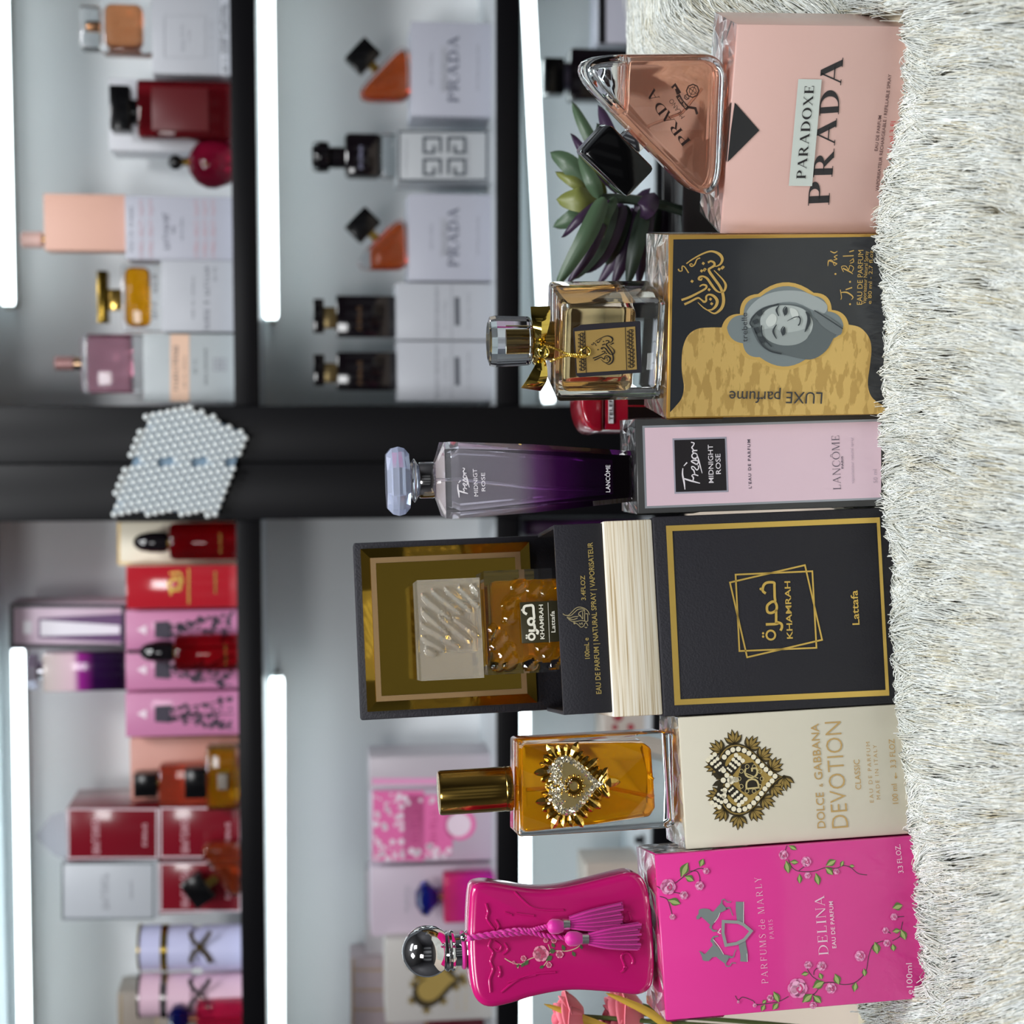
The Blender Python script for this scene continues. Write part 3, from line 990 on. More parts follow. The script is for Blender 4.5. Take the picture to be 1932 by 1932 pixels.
for px, lab, bx, nk, cp, lb in (((748, 923, 534, 641), 'white carton under a black rectangular bottle, next to the half-empty triangular one', (634, 749, 559, 637), (611, 634.3, 580, 620), (591, 611.3, 565, 629), 'black rectangular bottle next to the half-empty orange triangular bottle'),
                                ((750, 923, 644, 757), 'white carton under a black rectangular bottle, close to the black post', (635, 751, 665, 737), (612, 635.3, 685, 722), (592, 612.3, 669, 728), 'black rectangular bottle close to the black post')):
    o, fr, y, z, *_ = carton(lab, px, .05, .09, WHITEC, Z2, 'white cartons under the black bottles')
    m_ = (px[2]+px[3])/2
    d = Dec(fr, y, ID); d.line([(822, px[3]-2), (822, px[2]+2)], 1); d.line([(852, px[3]-2), (852, px[2]+2)], 1); d.scribble('CHRISTIAN LACROIX NUIT', (829, px[3]-6), (828, px[2]+8), 5); d.scribble('DE PARFUM', (842, px[3]-20), (842, px[2]+30), 4); d.scribble('100 ml 3.4 fl.oz', (886, px[3]-20), (886, px[2]+20), 4); d.build('lettering', GREYTXT, o)
    d = Dec(fr, y, ID); d.line([(863, m_+27), (862, m_-27)], 9); d.build('bar_mark', M((84, 88, 96), .5), o)
    o, fr = bottle(lb, (bx[2]+bx[3])/2, .09, z+.0003, group='black rectangular bottles')
    pp(o, fr, 'body', BLKG, bx, .032, .002, z0=0)
    pp(o, fr, 'neck', M((120, 104, 70), .3, metal=.8), nk, .02, .001)
    pp(o, fr, 'cap', BLKG, cp, .026, .001)
    d = Dec(fr, -.0163, ID); x = bx[0]+48; q = (bx[2]+bx[3])/2; d.scribble('NUIT', (x, q+24), (x, q-24), 8, 'serif', wt=.5); d.build('lettering', M((110, 84, 60), .4, metal=.5), o)

# --- middle shelf, other bay
o, fr, y, z, *_ = carton('pink and white floral carton with a round seal, seen behind the gold cap', (700, 920, 1490, 1626), .055, .09, (190, 174, 190), Z2)
d = Dec(fr, y, ID)
d.poly([(704, 1624), (704, 1492), (800, 1492), (800, 1624)]); d.poly([(760, 1624), (760, 1500), (860, 1500), (852, 1612)]); d.disc((868, 1556), 30)
d.build('pink_print', M((228, 110, 170), .4), o)
d = Dec(fr, y-.0003, ID)
rnd = random.Random(5)
for i in range(46):
    d.disc((rnd.uniform(708, 760), rnd.uniform(1498, 1620)), rnd.uniform(2, 7), 7)
for i in range(20):
    d.disc((rnd.uniform(760, 856), rnd.choice((rnd.uniform(1498, 1516), rnd.uniform(1594, 1620)))), rnd.uniform(3, 7), 7)
d.disc((866, 1556), 23)
d.build('white_print', M((232, 212, 226), .4), o)
d = Dec(fr, y-.0003, ID); d.scribble('GUCCI', (790, 1590), (790, 1520), 12, 'serif', wt=.6); d.scribble('FLORA', (824, 1590), (824, 1522), 12, 'serif', wt=.6); d.build('lettering', M((200, 80, 140), .4), o)
o, fr, y, z, *_ = carton('pale lilac wrapped carton beside the pink floral carton, nearer the black shelf end', (697, 920, 1426, 1488), .07, .07, (184, 176, 184), Z2)
Dec(fr, y, ID).line([(702, 1474), (918, 1474)], 12).build('fold', M((220, 150, 190), .4), o)
o, fr, y, z, *_ = carton('lilac white carton behind the hot pink bottle with the blue stopper', (700, 925, 1632, 1762), .07, .08, (192, 178, 192), Z2)
lines(o, fr, y, [('FLOWERBOMB', (770, 1720), (770, 1670), 6), ('EAU DE PARFUM', (778, 1712), (778, 1676), 3)], GREYTXT)
o, fr = bottle('hot pink bottle with a faceted blue stopper on the middle shelf', 1692, .04, Z2)
pp(o, fr, 'body', ramp_mat([(0, (232, 60, 210)), (.5, (244, 50, 190)), (1, (238, 70, 130))], 0, .06, .08, trans=.6, ior=1.2), (836, 929, 1646, 1734), .03, .003, z0=0)
pp(o, fr, 'neck', M((214, 160, 140), .2, metal=1), (826, 836.3, 1684, 1700), .012, kind='cyl')
pp(o, fr, 'stopper', cap((26, 40, 140), .06), (784, 826.3, 1662, 1727), .03, kind='cyl', n=8, prof=[(.35, 0), (1, .45), (.9, .75), (.4, 1)])
o, fr, y, z, *_ = carton('cream carton with a golden heart ornament, on the middle shelf', (728, 920, 1768, 1926), .05, .09, (184, 180, 176), Z2)
HEARTC = M((150, 124, 66), .4, metal=.3)
def heartpts(c, r, u, s, n=40):
    out = []
    for i in range(n):
        t = 2*PI*i/n
        hx = math.sin(t)**3
        hy = (13*math.cos(t)-5*math.cos(2*t)-2*math.cos(3*t)-math.cos(4*t))/16
        out.append((c[0] + s*(r[0]*hx + u[0]*hy), c[1] + s*(r[1]*hx + u[1]*hy)))
    return out
def heart_print(o, fr, y, k, c, r, u, s, pearls=True):
    h0 = heartpts(c, r, u, s*1.12)
    d = Dec(fr, y, k); d.poly(h0)
    n = len(h0)
    for i in range(0, n, 3):
        p = V(h0[i]); q = V(h0[(i+1) % n]) - V(h0[i-1])
        nn = V((q.y, -q.x)).normalized()
        if (p-V(c)).dot(nn) < 0: nn = -nn
        t = V((-nn.y, nn.x))
        for a in (-.75, 0, .75):
            dr = (nn*math.cos(a) + t*math.sin(a))
            d.leaf(tuple(p - nn*s*.04), tuple(p + dr*s*(.30 if a == 0 else .26)), s*.13)
    d.build('dark_leaves', M((58, 48, 26), .5), o)
    d = Dec(fr, y-.0001, k)
    for i in range(0, n, 3):
        p = V(h0[i]); q = V(h0[(i+1) % n]) - V(h0[i-1])
        nn = V((q.y, -q.x)).normalized()
        if (p-V(c)).dot(nn) < 0: nn = -nn
        t = V((-nn.y, nn.x))
        for a in (-.75, 0, .75):
            dr = (nn*math.cos(a) + t*math.sin(a))
            d.leaf(tuple(p + dr*s*.05), tuple(p + dr*s*(.28 if a == 0 else .24)), s*.075)
    d.poly(heartpts(c, r, u, s*.86))
    d.build('heart_ornament', M((176, 150, 84), .42, metal=.25), o)
heart_print(o, fr, y, ID, (818, 1848), (0, -1), (-1, 0), 48)
lines(o, fr, y, [('DOLCE & GABBANA', (866, 1905), (865, 1800), 6), ('DEVOTION', (882, 1905), (881, 1800), 8)], M((190, 176, 150), .5))
zt_ = Z2
for i, (a, b, lab, c) in enumerate(((800, 118, 'dark red flat carton at the bottom of the stack beside the heart carton', (96, 24, 40)), (733, 66, 'taupe flat carton with gold edges in the stack beside the heart carton', (170, 156, 160)), (662, 70, 'taupe flat carton topping the stack beside the heart carton', (176, 160, 164)))):
    o, fr, y, zt_, *_ = carton(lab, (a, a+b, 1806, 1985), .15, .055, c, zt_+.0003 if i else Z2)
    d = Dec(fr, y, ID)
    for q in (1830, 1868, 1905):
        d.line([(a+2, q), (a+b, q)], 3)
    d.line([(a+4, 1983), (a+4, 1808)], 3)
    d.build('gold_edges', M((206, 172, 116), .35, metal=.5), o)
o, fr, y, z, *_ = carton('tall pale strip of a carton behind the lilac white carton', (690, 922, 1640, 1800), .16, .045, (200, 194, 198), Z2)

# --- lowest bay, behind the perfume row
o, fr = bottle('black bottle with a narrower black cap in the lowest bay', 145, .06, Z3)
pp(o, fr, 'body', BLKG, (1072, 1240, 97, 194), .035, .004, z0=0)
pp(o, fr, 'neck', M((70, 66, 80), .3, metal=.7), (1062, 1072.3, 118, 172), .02, kind='cyl')
pp(o, fr, 'cap', BLK, (1024, 1062.3, 112, 180), .026, .002)
o, fr, y, z, *_ = carton('lilac grey carton with a black top edge beside the furry bulge, lowest bay', (1130, 1240, -40, 82), .05, .07, (182, 182, 194), Z3)
Dec(fr, y, ID).line([(1136, 82), (1136, -38)], 14).build('dark_edge', M((18, 18, 22), .4), o)
lines(o, fr, y, [('RANI', (1200, 76), (1200, 40), 12, dict(off=.03))], M((40, 42, 50), .5))
o, fr, y, z, *_ = carton('dark purple carton in the lowest bay beside the black post', (992, 1240, 984, 1010), .06, .07, (74, 24, 84), Z3)
o, fr, y, z, *_ = carton('pale floral carton with red blossoms in the lowest bay', (1140, 1240, 1336, 1404), .05, .07, (186, 174, 164), Z3)
d = Dec(fr, y, ID)
for p, r in (((1152, 1390), 8), ((1166, 1352), 10), ((1190, 1372), 7), ((1206, 1394), 9), ((1160, 1372), 6)):
    d.disc(p, r, 9)
d.build('blossom_print', M((150, 50, 60), .5), o)
o, fr, y, z, *_ = carton('small beige carton in the lowest bay beside the magenta bottle', (1106, 1240, 1628, 1700), .06, .07, (190, 176, 164), Z3)
o, fr = bottle('small black atomiser in the lowest bay', 1585, .05, Z3)
pp(o, fr, 'body', BLK, (1212, 1240, 1574, 1598), .015, .001, z0=0)
pp(o, fr, 'cap', BLK, (1198, 1212.3, 1578, 1592), .01, kind='cyl')

# ------------------------------------------------------------------ the perfume row: cartons standing in the fur
SINK = .016
BASE, FOOT = [], []
k1, k2 = crop(660, 1580, .31056), crop(1200, 1560, .2795)
k3, k4 = crop(780, 1330, .2795), crop(1230, 1310, .26398)
k5, k6 = crop(650, 960, .31573), crop(1200, 950, .2795)
k7, k8 = crop(700, 780, .26915), crop(1150, 770, .28468)
q1, q2 = crop(900, 500, .19669), crop(1200, 420, .26915)
q3, q4 = crop(1010, 80, .24848), crop(1300, 0, .23810)
q9, q10, q11, q12 = crop(1240, 440, .1087), crop(1300, 1620, .12422), crop(1080, 560, .09317), crop(1040, 1080, .0828)
FILM = film_mat()
GOLDC = M((206, 168, 84), .16, metal=1)
SILVER = M((226, 226, 228), .06, metal=1)
GLASS = M((246, 250, 250), .0, trans=1, ior=1.5)
def inner(c, air=False, t=.9):
    """what lies inside thick glass: liquid or air, with its index relative to the glass"""
    return M(c, 0, trans=1 if air else t, ior=.70 if air else .92)
def film_top(o, wd, d, h, seed):
    """crumpled clear wrap folded over the top of a carton"""
    rnd = random.Random(seed)
    nx, ny = 13, 6
    vs, fs = [], []
    for j in range(ny):
        for i in range(nx):
            e = i in (0, nx-1) or j in (0, ny-1)
            x = -wd/2 + wd*i/(nx-1) + (0 if e else rnd.uniform(-.3, .3)*wd/(nx-1))
            y = -d/2 + d*j/(ny-1) + (0 if e else rnd.uniform(-.3, .3)*d/(ny-1))
            end = min(i, nx-1-i) < 3
            vs.append((x, y, h + (.0003 if e else rnd.uniform(.0003, .0030 if end else .0011))))
    for j in range(ny-1):
        for i in range(nx-1):
            a = j*nx+i
            if rnd.random() < .5:
                fs += [(a, a+1, a+nx+1), (a, a+nx+1, a+nx)]
            else:
                fs += [(a, a+1, a+nx), (a+1, a+nx+1, a+nx)]
    m = MB().add(vs, fs)
    for s in ((-1, 1) if seed != 6 else ()):
        x = s*(wd/2 + .0006)
        m.add([(x, -d/2, h-.0005), (x, d/2, h-.0005), (x, d/2, h-.03), (x, d*.1, h-.045), (x, -d/2, h-.03)], [(0, 1, 2, 3, 4)])
    m.build('clear_wrap', FILM, o, smooth=False)
def front_box(label, tl, tr, depth, yaw, low, d, mat, seed=None, name='perfume_carton', bev=.0009):
    fr, wd, h = boxfr(tl, tr, depth, math.radians(yaw), low, d)
    fr = Fr(fr.O - fr.Z*SINK, fr.X, fr.Y, fr.Z)
    h += SINK
    BASE.append(fr.O + fr.Z*SINK - fr.Y*d/2)
    FOOT.append((fr, wd, d))
    o = thing(name, label, 'box', fr)
    MB().box(-wd/2, wd/2, -d/2, d/2, 0, h).build('carton', mat, o, bev=bev)
    if seed is not None:
        film_top(o, wd, d, h, seed)
    return o, fr, wd, h, d
def stand(bx, base, depth, label, yaw=0, name='perfume_bottle', lift=.0014):
    o, fr, wd, h, d = bx
    x, yf = fr.hitz(*base, h + lift)
    yf = max(-d/2 + .003, min(yf, d/2 - depth - .003))
    f2 = fr.sub(x, yf, h + lift, yaw)
    f2 = f2.sub(0, depth/2, 0)
    x, _ = f2.hit(*base, -depth/2)
    f2 = f2.sub(x, 0, 0)
    return thing(name, label, 'bottle', f2), f2
def pts(fr, y, k, ps, ground=False):
    q = [fr.hit(*k(*p), y) for p in ps]
    if ground:
        z0 = min(b for a, b in q)
        zt = max(b for a, b in q)
        q = [(a, (b-z0)*zt/(zt-z0)) for a, b in q]
    return q

# ---------------- magenta carton and bottle
bx = front_box('magenta carton with printed rose vines and a silver crest of two horses', (1257, 1926), (1236, 1613), .82, 6.5, (1722, 1885), .048, M((224, 62, 150), .22, coat=.4), 1)
o, fr, wd, h, d = bx
yf = -d/2
def vine(pairs, w=5):
    dd = Dec(fr, yf-.00015, k2)
    for p in pairs:
        dd.line(p, w, curve=5)
    return dd
vd = vine([[(140, 400), (190, 430), (250, 440), (300, 450)], [(160, 470), (210, 490), (235, 560), (245, 600)], [(265, 380), (330, 330), (400, 290), (440, 280), (470, 290)], [(360, 300), (410, 300), (430, 340), (430, 375)],
           [(1020, 125), (1005, 165)], [(1030, 220), (1050, 270), (1100, 300), (1200, 300), (1280, 275), (1350, 280), (1400, 262), (1450, 275), (1500, 315), (1560, 325)], [(1100, 295), (1140, 265)], [(1150, 305), (1160, 330)], [(1440, 270), (1470, 265)],
           [(670, 1140), (690, 1170), (720, 1150), (790, 1175), (810, 1200), (870, 1195), (960, 1180), (1030, 1145)], [(1130, 1130), (1200, 1130), (1260, 1060), (1330, 1050), (1400, 1065), (1480, 1050), (1550, 980), (1570, 880), (1600, 800), (1670, 770)], [(1240, 1040), (1190, 1010), (1150, 950)], [(1200, 1000), (1205, 970), (1240, 940)], [(1200, 1130), (1200, 1180)],
           [(1730, 770), (1780, 740), (1790, 690), (1800, 640)], [(1720, 720), (1690, 700)], [(1750, 610), (1810, 605)]])
vd.build('vine_print', M((84, 62, 74), .5), o)
LV = [((300, 340), (350, 240), 50), ((330, 330), (390, 365), 40), ((430, 270), (455, 215), 34), ((215, 490), (300, 520), 44), ((1030, 125), (1085, 155), 26), ((1015, 225), (1030, 315), 40), ((1040, 235), (1095, 240), 28), ((1105, 315), (1105, 385), 28), ((1215, 310), (1235, 395), 36), ((1280, 260), (1350, 225), 40), ((1280, 270), (1330, 325), 36), ((1380, 270), (1400, 228), 22), ((1440, 260), (1475, 268), 18),
      ((850, 1190), (880, 1172), 22), ((845, 1245), (870, 1200), 28), ((920, 1235), (960, 1190), 34), ((930, 1110), (965, 1185), 38), ((1120, 1185), (1190, 1130), 46), ((1200, 1135), (1250, 1190), 40), ((1190, 1085), (1270, 1045), 52), ((1240, 985), (1255, 1030), 28), ((1115, 995), (1165, 990), 26), ((1345, 990), (1370, 1065), 42), ((1470, 1115), (1485, 1050), 34), ((1540, 955), (1545, 1010), 28), ((1615, 775), (1630, 860), 46), ((1735, 790), (1740, 840), 32), ((1730, 705), (1785, 700), 30), ((1790, 690), (1820, 765), 40), ((1730, 545), (1800, 530), 46)]
da, db = Dec(fr, yf-.0003, k2), Dec(fr, yf-.0004, k2)
for a, b, w_ in LV:
    da.leaf(a, b, w_*1.25)
    m_ = V(b)-V(a); n_ = V((-m_.y, m_.x)).normalized()*w_*.24
    db.leaf(tuple(V(a)+n_*.6), tuple(V(b)), w_*.6)
da.build('leaf_print', M((94, 122, 62), .5), o)
db.build('leaf_light_print', M((164, 182, 112), .5), o)
RS = [(215, 405, 52), (322, 462, 28), (472, 298, 22), (428, 398, 30), (245, 608, 20), (995, 190, 32), (1148, 235, 34), (1157, 328, 22), (1352, 302, 20), (905, 1155, 22), (690, 1182, 10), (800, 1205, 14), (1090, 1090, 66), (1160, 932, 26), (1252, 940, 32), (1315, 1090, 36), (1512, 872, 36), (1195, 1205, 24), (1692, 785, 24), (1683, 700, 22), (1740, 608, 24)]
da, db, dc = Dec(fr, yf-.0005, k2), Dec(fr, yf-.0006, k2), Dec(fr, yf-.0007, k2)
for x, y, r in RS:
    rn = random.Random(x)
    for i in range(6):
        a = i*PI/3
        da.disc((x+r*.45*math.cos(a), y+r*.45*math.sin(a)), r*.58, 12)
    for i in range(4):
        a = rn.uniform(0, 6.28)
        db.disc((x+r*.35*math.cos(a), y+r*.35*math.sin(a)), r*.42, 10)
    dc.line([(x+r*.25, y-r*.4), (x+r*.5, y), (x+r*.25, y+r*.4), (x-r*.05, y+r*.1), (x+r*.15, y-r*.1)], r*.16, curve=4)
da.build('rose_print', M((232, 140, 190), .5), o)
db.build('rose_light_print', M((246, 182, 216), .5), o)
dc.build('rose_heart_print', M((206, 66, 128), .5), o)
dl = Dec(fr, yf-.0003, k2)
dl.text('PARFUMS', (893, 1058), (874, 722), 44, 'serif', wt=.45, gap=.3)
dl.text('de', (874, 690), (868, 622), 44, 'serif', wt=.45, gap=.2)
dl.text('MARLY', (868, 585), (843, 338), 44, 'serif', wt=.45, gap=.3)
dl.text('PARIS', (932, 755), (920, 625), 28, 'serif', wt=.45, gap=.3)
dl.text('DELINA', (1300, 866), (1270, 462), 66, 'serif', wt=.6, gap=.12)
dl.text('EAU DE PARFUM', (1352, 818), (1328, 502), 26, off=.012, sp=1.1)
dl.text('3.3 FL.OZ.', (1806, 310), (1782, 118), 34)
dl.text('e100ml', (1868, 1130), (1862, 920), 40)
dl.build('lettering', M((238, 206, 222), .45), o)
dk, df = Dec(fr, yf-.0003, q10), Dec(fr, yf-.0006, q10)
HORSE = [(115, 925), (110, 880), (145, 840), (148, 780), (170, 765), (210, 758), (270, 760), (310, 770), (340, 800), (370, 805), (410, 755), (470, 690), (490, 655), (515, 665), (500, 680), (545, 730), (590, 762), (500, 812), (470, 818), (440, 885), (395, 945), (385, 970), (350, 1015), (345, 1060), (380, 1085), (430, 1085), (430, 1105), (365, 1112), (310, 1050), (305, 1030), (325, 1010), (240, 930), (180, 880), (150, 920)]
HORSE2 = [(152, 1400), (185, 1412), (235, 1450), (262, 1430), (330, 1350), (360, 1320), (350, 1280), (325, 1260), (330, 1225), (365, 1180), (440, 1165), (450, 1185), (385, 1200), (365, 1225), (400, 1300), (440, 1340), (525, 1455), (640, 1480), (600, 1520), (555, 1600), (540, 1590), (470, 1540), (410, 1490), (350, 1500), (300, 1555), (240, 1555), (205, 1540), (195, 1490)]
for H in (HORSE, HORSE2):
    dk.poly(H)
dk.line([(495, 665), (500, 630), (540, 620), (580, 660), (640, 655)], [18, 16, 14, 12, 14], curve=4)
dk.line([(560, 765), (610, 745), (640, 800), (665, 865)], [26, 18, 12, 14], curve=4)
dk.line([(600, 1500), (670, 1490), (690, 1430), (712, 1380)], [24, 18, 12, 14], curve=4)
dk.line([(550, 1595), (570, 1632), (620, 1630), (650, 1585), (712, 1590)], [18, 16, 14, 12, 14], curve=4)
dk.line([(768, 655), (765, 760), (775, 860), (785, 985)], [112, 112, 112, 105], curve=4)
dk.line([(800, 1240), (815, 1340), (835, 1450), (832, 1565)], [112, 112, 112, 108], curve=4)
dk.build('crest_horses', M((150, 160, 160), .38, metal=.45), o)
df.line([(520, 955), (745, 965), (830, 1005), (945, 1100), (840, 1230), (720, 1290), (560, 1315), (515, 1130)], 46, True)
df.build('crest_shield', M((174, 182, 180), .36, metal=.45), o)
df = Dec(fr, yf-.0008, q10)
df.text('1743', (710, 1240), (680, 1010), 70, 'serif', wt=.7)
for a, b in (((385, 970), (470, 820)), ((365, 1225), (525, 1455))):
    df.line([a, ((a[0]+b[0])/2+12, (a[1]+b[1])/2), b], 9, curve=4)
df.line([(830, 655), (828, 980)], 9); df.line([(880, 1440), (888, 1565)], 8); df.line([(480, 1060), (440, 1120), (480, 1140)], 12)
df.build('crest_lines', M((226, 226, 222), .35), o)

o, fr = stand(bx, k1(1850, 610), .027, 'magenta hourglass bottle with a silver ball cap and two tassels')
MAG = M((186, 18, 104), .22, coat=.5)
out = pts(fr, -.0135, k1, [(742, 310), (790, 278), (860, 276), (960, 292), (1080, 312), (1200, 317), (1330, 302), (1480, 268), (1610, 235), (1710, 215), (1770, 240), (1812, 320), (1836, 480), (1850, 680), (1848, 840), (1822, 925), (1750, 962), (1620, 950), (1480, 938), (1350, 934), (1230, 948), (1100, 976), (980, 1014), (870, 1036), (800, 1018), (752, 950), (730, 820), (721, 650), (726, 450)], True)
out = cr_spline(out, 3, True)
MB().prism(out, -.0135, .0135).build('body', MAG, o, bev=.006, seg=5, ang=60)
dr = Dec(fr, -.0135, k1)
P3 = lambda p, y: (lambda q: (q[0], y, q[1]))(fr.hit(*k1(*p), -.0135))
m = MB()
for ln in ([(825, 400), (840, 450), (832, 490), (855, 530), (880, 560)], [(885, 500), (905, 540), (890, 570)], [(860, 620), (845, 660), (870, 700), (855, 750), (870, 800), (850, 860), (855, 940)], [(905, 780), (915, 820), (905, 850)], [(1000, 330), (1100, 420), (1190, 440), (1300, 440)], [(920, 940), (1010, 870), (1120, 830), (1250, 818)], [(940, 455), (985, 470)], [(1010, 460), (1060, 468), (1120, 475)], [(960, 880), (1060, 850), (1130, 835)], [(1645, 820), (1670, 790), (1650, 720), (1690, 700), (1720, 740), (1715, 770)], [(1690, 450), (1705, 500), (1670, 515), (1640, 470)], [(880, 630), (920, 660), (905, 690), (880, 680)], [(940, 640), (960, 680), (930, 710)], [(1660, 800), (1680, 785)]):
    m.tube([P3(p, -.0136) for p in cr_spline(ln, 5)], .0006, 6)
m.build('relief_scrolls', MAG, o)
def zc(p):
    return fr.hit(*k1(*p), 0)
x0, zb = zc((725, 680))
def lz(x):
    return zc((x, 680))[1]
u = .31056*.82/3000
MB().lathe([(118*u, lz(728)), (122*u, lz(716)), (112*u, lz(704)), (96*u, lz(700)), (94*u, lz(640)), (118*u, lz(632)), (124*u, lz(618)), (112*u, lz(606)), (112*u, lz(600)), (124*u, lz(594)), (118*u, lz(578)), (100*u, lz(570))], 32, (x0, 0)).build('collar', SILVER, o)
xb, zb = zc((470, 680))
MB().ball((x0*.5+xb*.5, 0, zb), 156*u, 40, 24).build('ball_cap', SILVER, o)
CORD = M((206, 30, 150), .45, sheen=.3)
def twist(path, r, n=2, turns=60):
    q = [V(p) for p in cr_spline(path, 14)]
    m = MB()
    L = len(q)
    for j in range(n):
        pp_ = []
        for i in range(L):
            t = (q[min(i+1, L-1)] - q[max(i-1, 0)]).normalized()
            a = t.cross(V((0, 1, 0))).normalized()
            b = t.cross(a)
            g = 2*PI*(i/L*turns + j/n)
            pp_.append(q[i] + a*math.cos(g)*r*.55 + b*math.sin(g)*r*.55)
        m.tube(pp_, r*.62, 6)
    return m
m = MB(); m.torus((x0, 0, lz(688)), 104*u, 14*u, 'z', 30, 8)
m.build('neck_cord', CORD, o)
p = P3((697, 612), -.0106)
MB().ball((p[0], p[1], p[2]), 28*u, 20, 12).build('bead', SILVER, o)
yc = -.0150
for nm, path, tr in (('cord', [(715, 604), (850, 582), (1000, 560), (1090, 562), (1150, 548), (1205, 535)], 9), ('cord', [(715, 612), (850, 592), (960, 584), (1090, 574), (1200, 596), (1310, 606)], 9)):
    twist([P3(q, yc - (.0012 if tr else 0)) for q in path], 15*u, 2, tr).build(nm, CORD, o)
def tassel(h0, h1, band, sk0, sk1, w0, w1, yy):
    a, b = V(P3(h0, yy)), V(P3(h1, yy))
    ax = (b-a).normalized()
    m = MB()
    sd = ax.cross(V((0, 1, 0))).normalized()
    m.tube([a, a+ax*.0012, a.lerp(b, .3), a.lerp(b, .7), b], [w0*u*.45, w0*u*.85, w0*u, w0*u*.95, w0*u*.7], 14)
    t = m.build('tassel', CORD, o)
    c = V(P3(band, yy))
    MB().tube([c - ax*20*u, c + ax*20*u], w0*u*.74, 16).build('band', M((230, 230, 232), .3, metal=1), t)
    s0, s1 = V(P3(sk0, yy)), V(P3(sk1, yy))
    mm, m2 = MB(), MB()
    rn = random.Random(int(sk0[0]))
    n = 11
    for layer in (0, 1, 2):
        for i in range(n):
            f = (i + .5*(layer % 2)) / (n-1) - .5
            st = s0 + sd*f*w0*u*1.25 + V((0, -.0010 + .0016*layer, 0))
            en = s1 + sd*f*w1*u + ax*rn.uniform(-.0010, .0016) + V((0, (.0010 if layer == 0 else .0018*layer), 0))
            md = st.lerp(en, .4) + sd*f*w1*u*.12 + V((0, -.0012, 0))
            (mm, m2)[(i + layer) % 2].tube([tuple(q) for q in cr_spline([st, md, en], 5)], 7.0*u, 6)
    mm.build('fringe', CORD, t)
    m2.build('fringe', M((158, 14, 116), .5, sheen=.2), t)
tassel((1195, 535), (1290, 535), (1308, 522), (1328, 512), (1640, 478), 46, 150, -.0172)
tassel((1300, 606), (1402, 606), (1420, 608), (1440, 608), (1745, 598), 46, 150, -.0182)
dg = Dec(fr, -.01365, k1)
dg.line([(940, 735), (985, 760), (1040, 770), (1100, 735), (1180, 715), (1250, 690), (1320, 690), (1380, 670), (1410, 640)], 6, curve=5); dg.line([(1020, 795), (1030, 765)], 6); dg.line([(1170, 790), (1200, 750)], 6); dg.line([(1205, 650), (1220, 690)], 5)
dg.build('vine_print', M((206, 176, 150), .5), o)
dg = Dec(fr, -.0138, k1)
for a, b, w_ in (((1060, 780), (1085, 745), 24), ((1040, 790), (1060, 760), 18), ((1190, 750), (1230, 720), 34), ((1210, 690), (1250, 690), 34), ((1290, 650), (1305, 690), 24), ((1350, 690), (1370, 725), 22), ((1400, 650), (1412, 680), 18), ((1150, 795), (1180, 780), 20), ((1225, 640), (1245, 670), 22), ((1010, 790), (1030, 770), 14)):
    dg.leaf(a, b, w_)
dg.build('leaf_print', M((74, 96, 60), .5), o)
dg, dh = Dec(fr, -.0139, k1), Dec(fr, -.014, k1)
for x, y, r in ((1160, 706, 50), (1055, 735, 18), (1275, 710, 24), (1210, 775, 18), (1240, 625, 18), (1190, 625, 16), (995, 760, 10)):
    for i in range(6):
        dg.disc((x+r*.45*math.cos(i), y+r*.45*math.sin(i)), r*.55, 10)
    for i in range(3):
        dh.line([(x-r*(.6-.2*i), y-r*.3), (x-r*.1, y-r*(.6-.2*i)), (x+r*(.55-.2*i), y+r*.1), (x, y+r*(.6-.2*i))], r*.09, curve=4)
dg.build('rose_print', M((236, 150, 176), .5), o)
dh.build('rose_fold_print', M((206, 70, 112), .5), o)

# ---------------- cream carton and amber bottle
CREAM = M((214, 208, 190), .3, coat=.3)
bx = front_box('cream carton with a golden jewelled heart and gold lettering', (1294.7, 1603), (1280, 1353.6), .835, 4.5, (1706.5, 1575), .046, CREAM, 2)
o, fr, wd, h, d = bx
yf = -d/2
C0 = (672, 606); RV, UV = (-14.5, -242), (-242, 14.5)
def hp(s, n=48):
    return heartpts(C0, RV, UV, s, n)
h0 = hp(1.06, 60)
d1, d2 = Dec(fr, yf-.0002, k4), Dec(fr, yf-.0003, k4)
d1.poly(hp(1.08, 60))
acc, segs, pos = 0, [], []
for i in range(60):
    a, b = V(h0[i]), V(h0[(i+1) % 60])
    segs.append((a, b)); acc += (b-a).length
ng = 15
step = acc/ng
t, want = 0, step*.5
for a, b in segs:
    L = (b-a).length
    while want <= t+L and len(pos) < ng:
        p = a.lerp(b, (want-t)/max(L, 1e-6)); tg = (b-a).normalized()
        pos.append((p, tg)); want += step
    t += L
for p, tg in pos:
    nn = V((tg.y, -tg.x))
    if (p + nn*10 - V(C0)).length < (p - nn*10 - V(C0)).length: nn = -nn
    for a, L in ((-.85, 88), (-.35, 98), (.0, 108), (.4, 98), (.85, 86)):
        dr_ = nn*math.cos(a) + tg*math.sin(a)
        d1.leaf(tuple(p - nn*14), tuple(p + dr_*L), 40)
        d2.leaf(tuple(p + dr_*12), tuple(p + dr_*(L-8)), 18)
d1.build('dark_leaf_print', M((62, 52, 30), .45), o)
d2.poly(hp(1.03, 60))
d2.build('gold_leaf_print', M((160, 134, 74), .4, metal=.3), o)
d3 = Dec(fr, yf-.0004, k4); d3.poly(hp(.995, 60)); d3.leaf((520, 612), (425, 560), 40); d3.leaf((520, 612), (430, 655), 40); d3.leaf((520, 612), (460, 530), 34); d3.leaf((520, 612), (462, 690), 34); d3.line([(430, 470), (520, 560)], 80); d3.line([(610, 470), (540, 560)], 76); d3.line([(460, 780), (520, 680)], 80); d3.line([(640, 760), (550, 670)], 76)
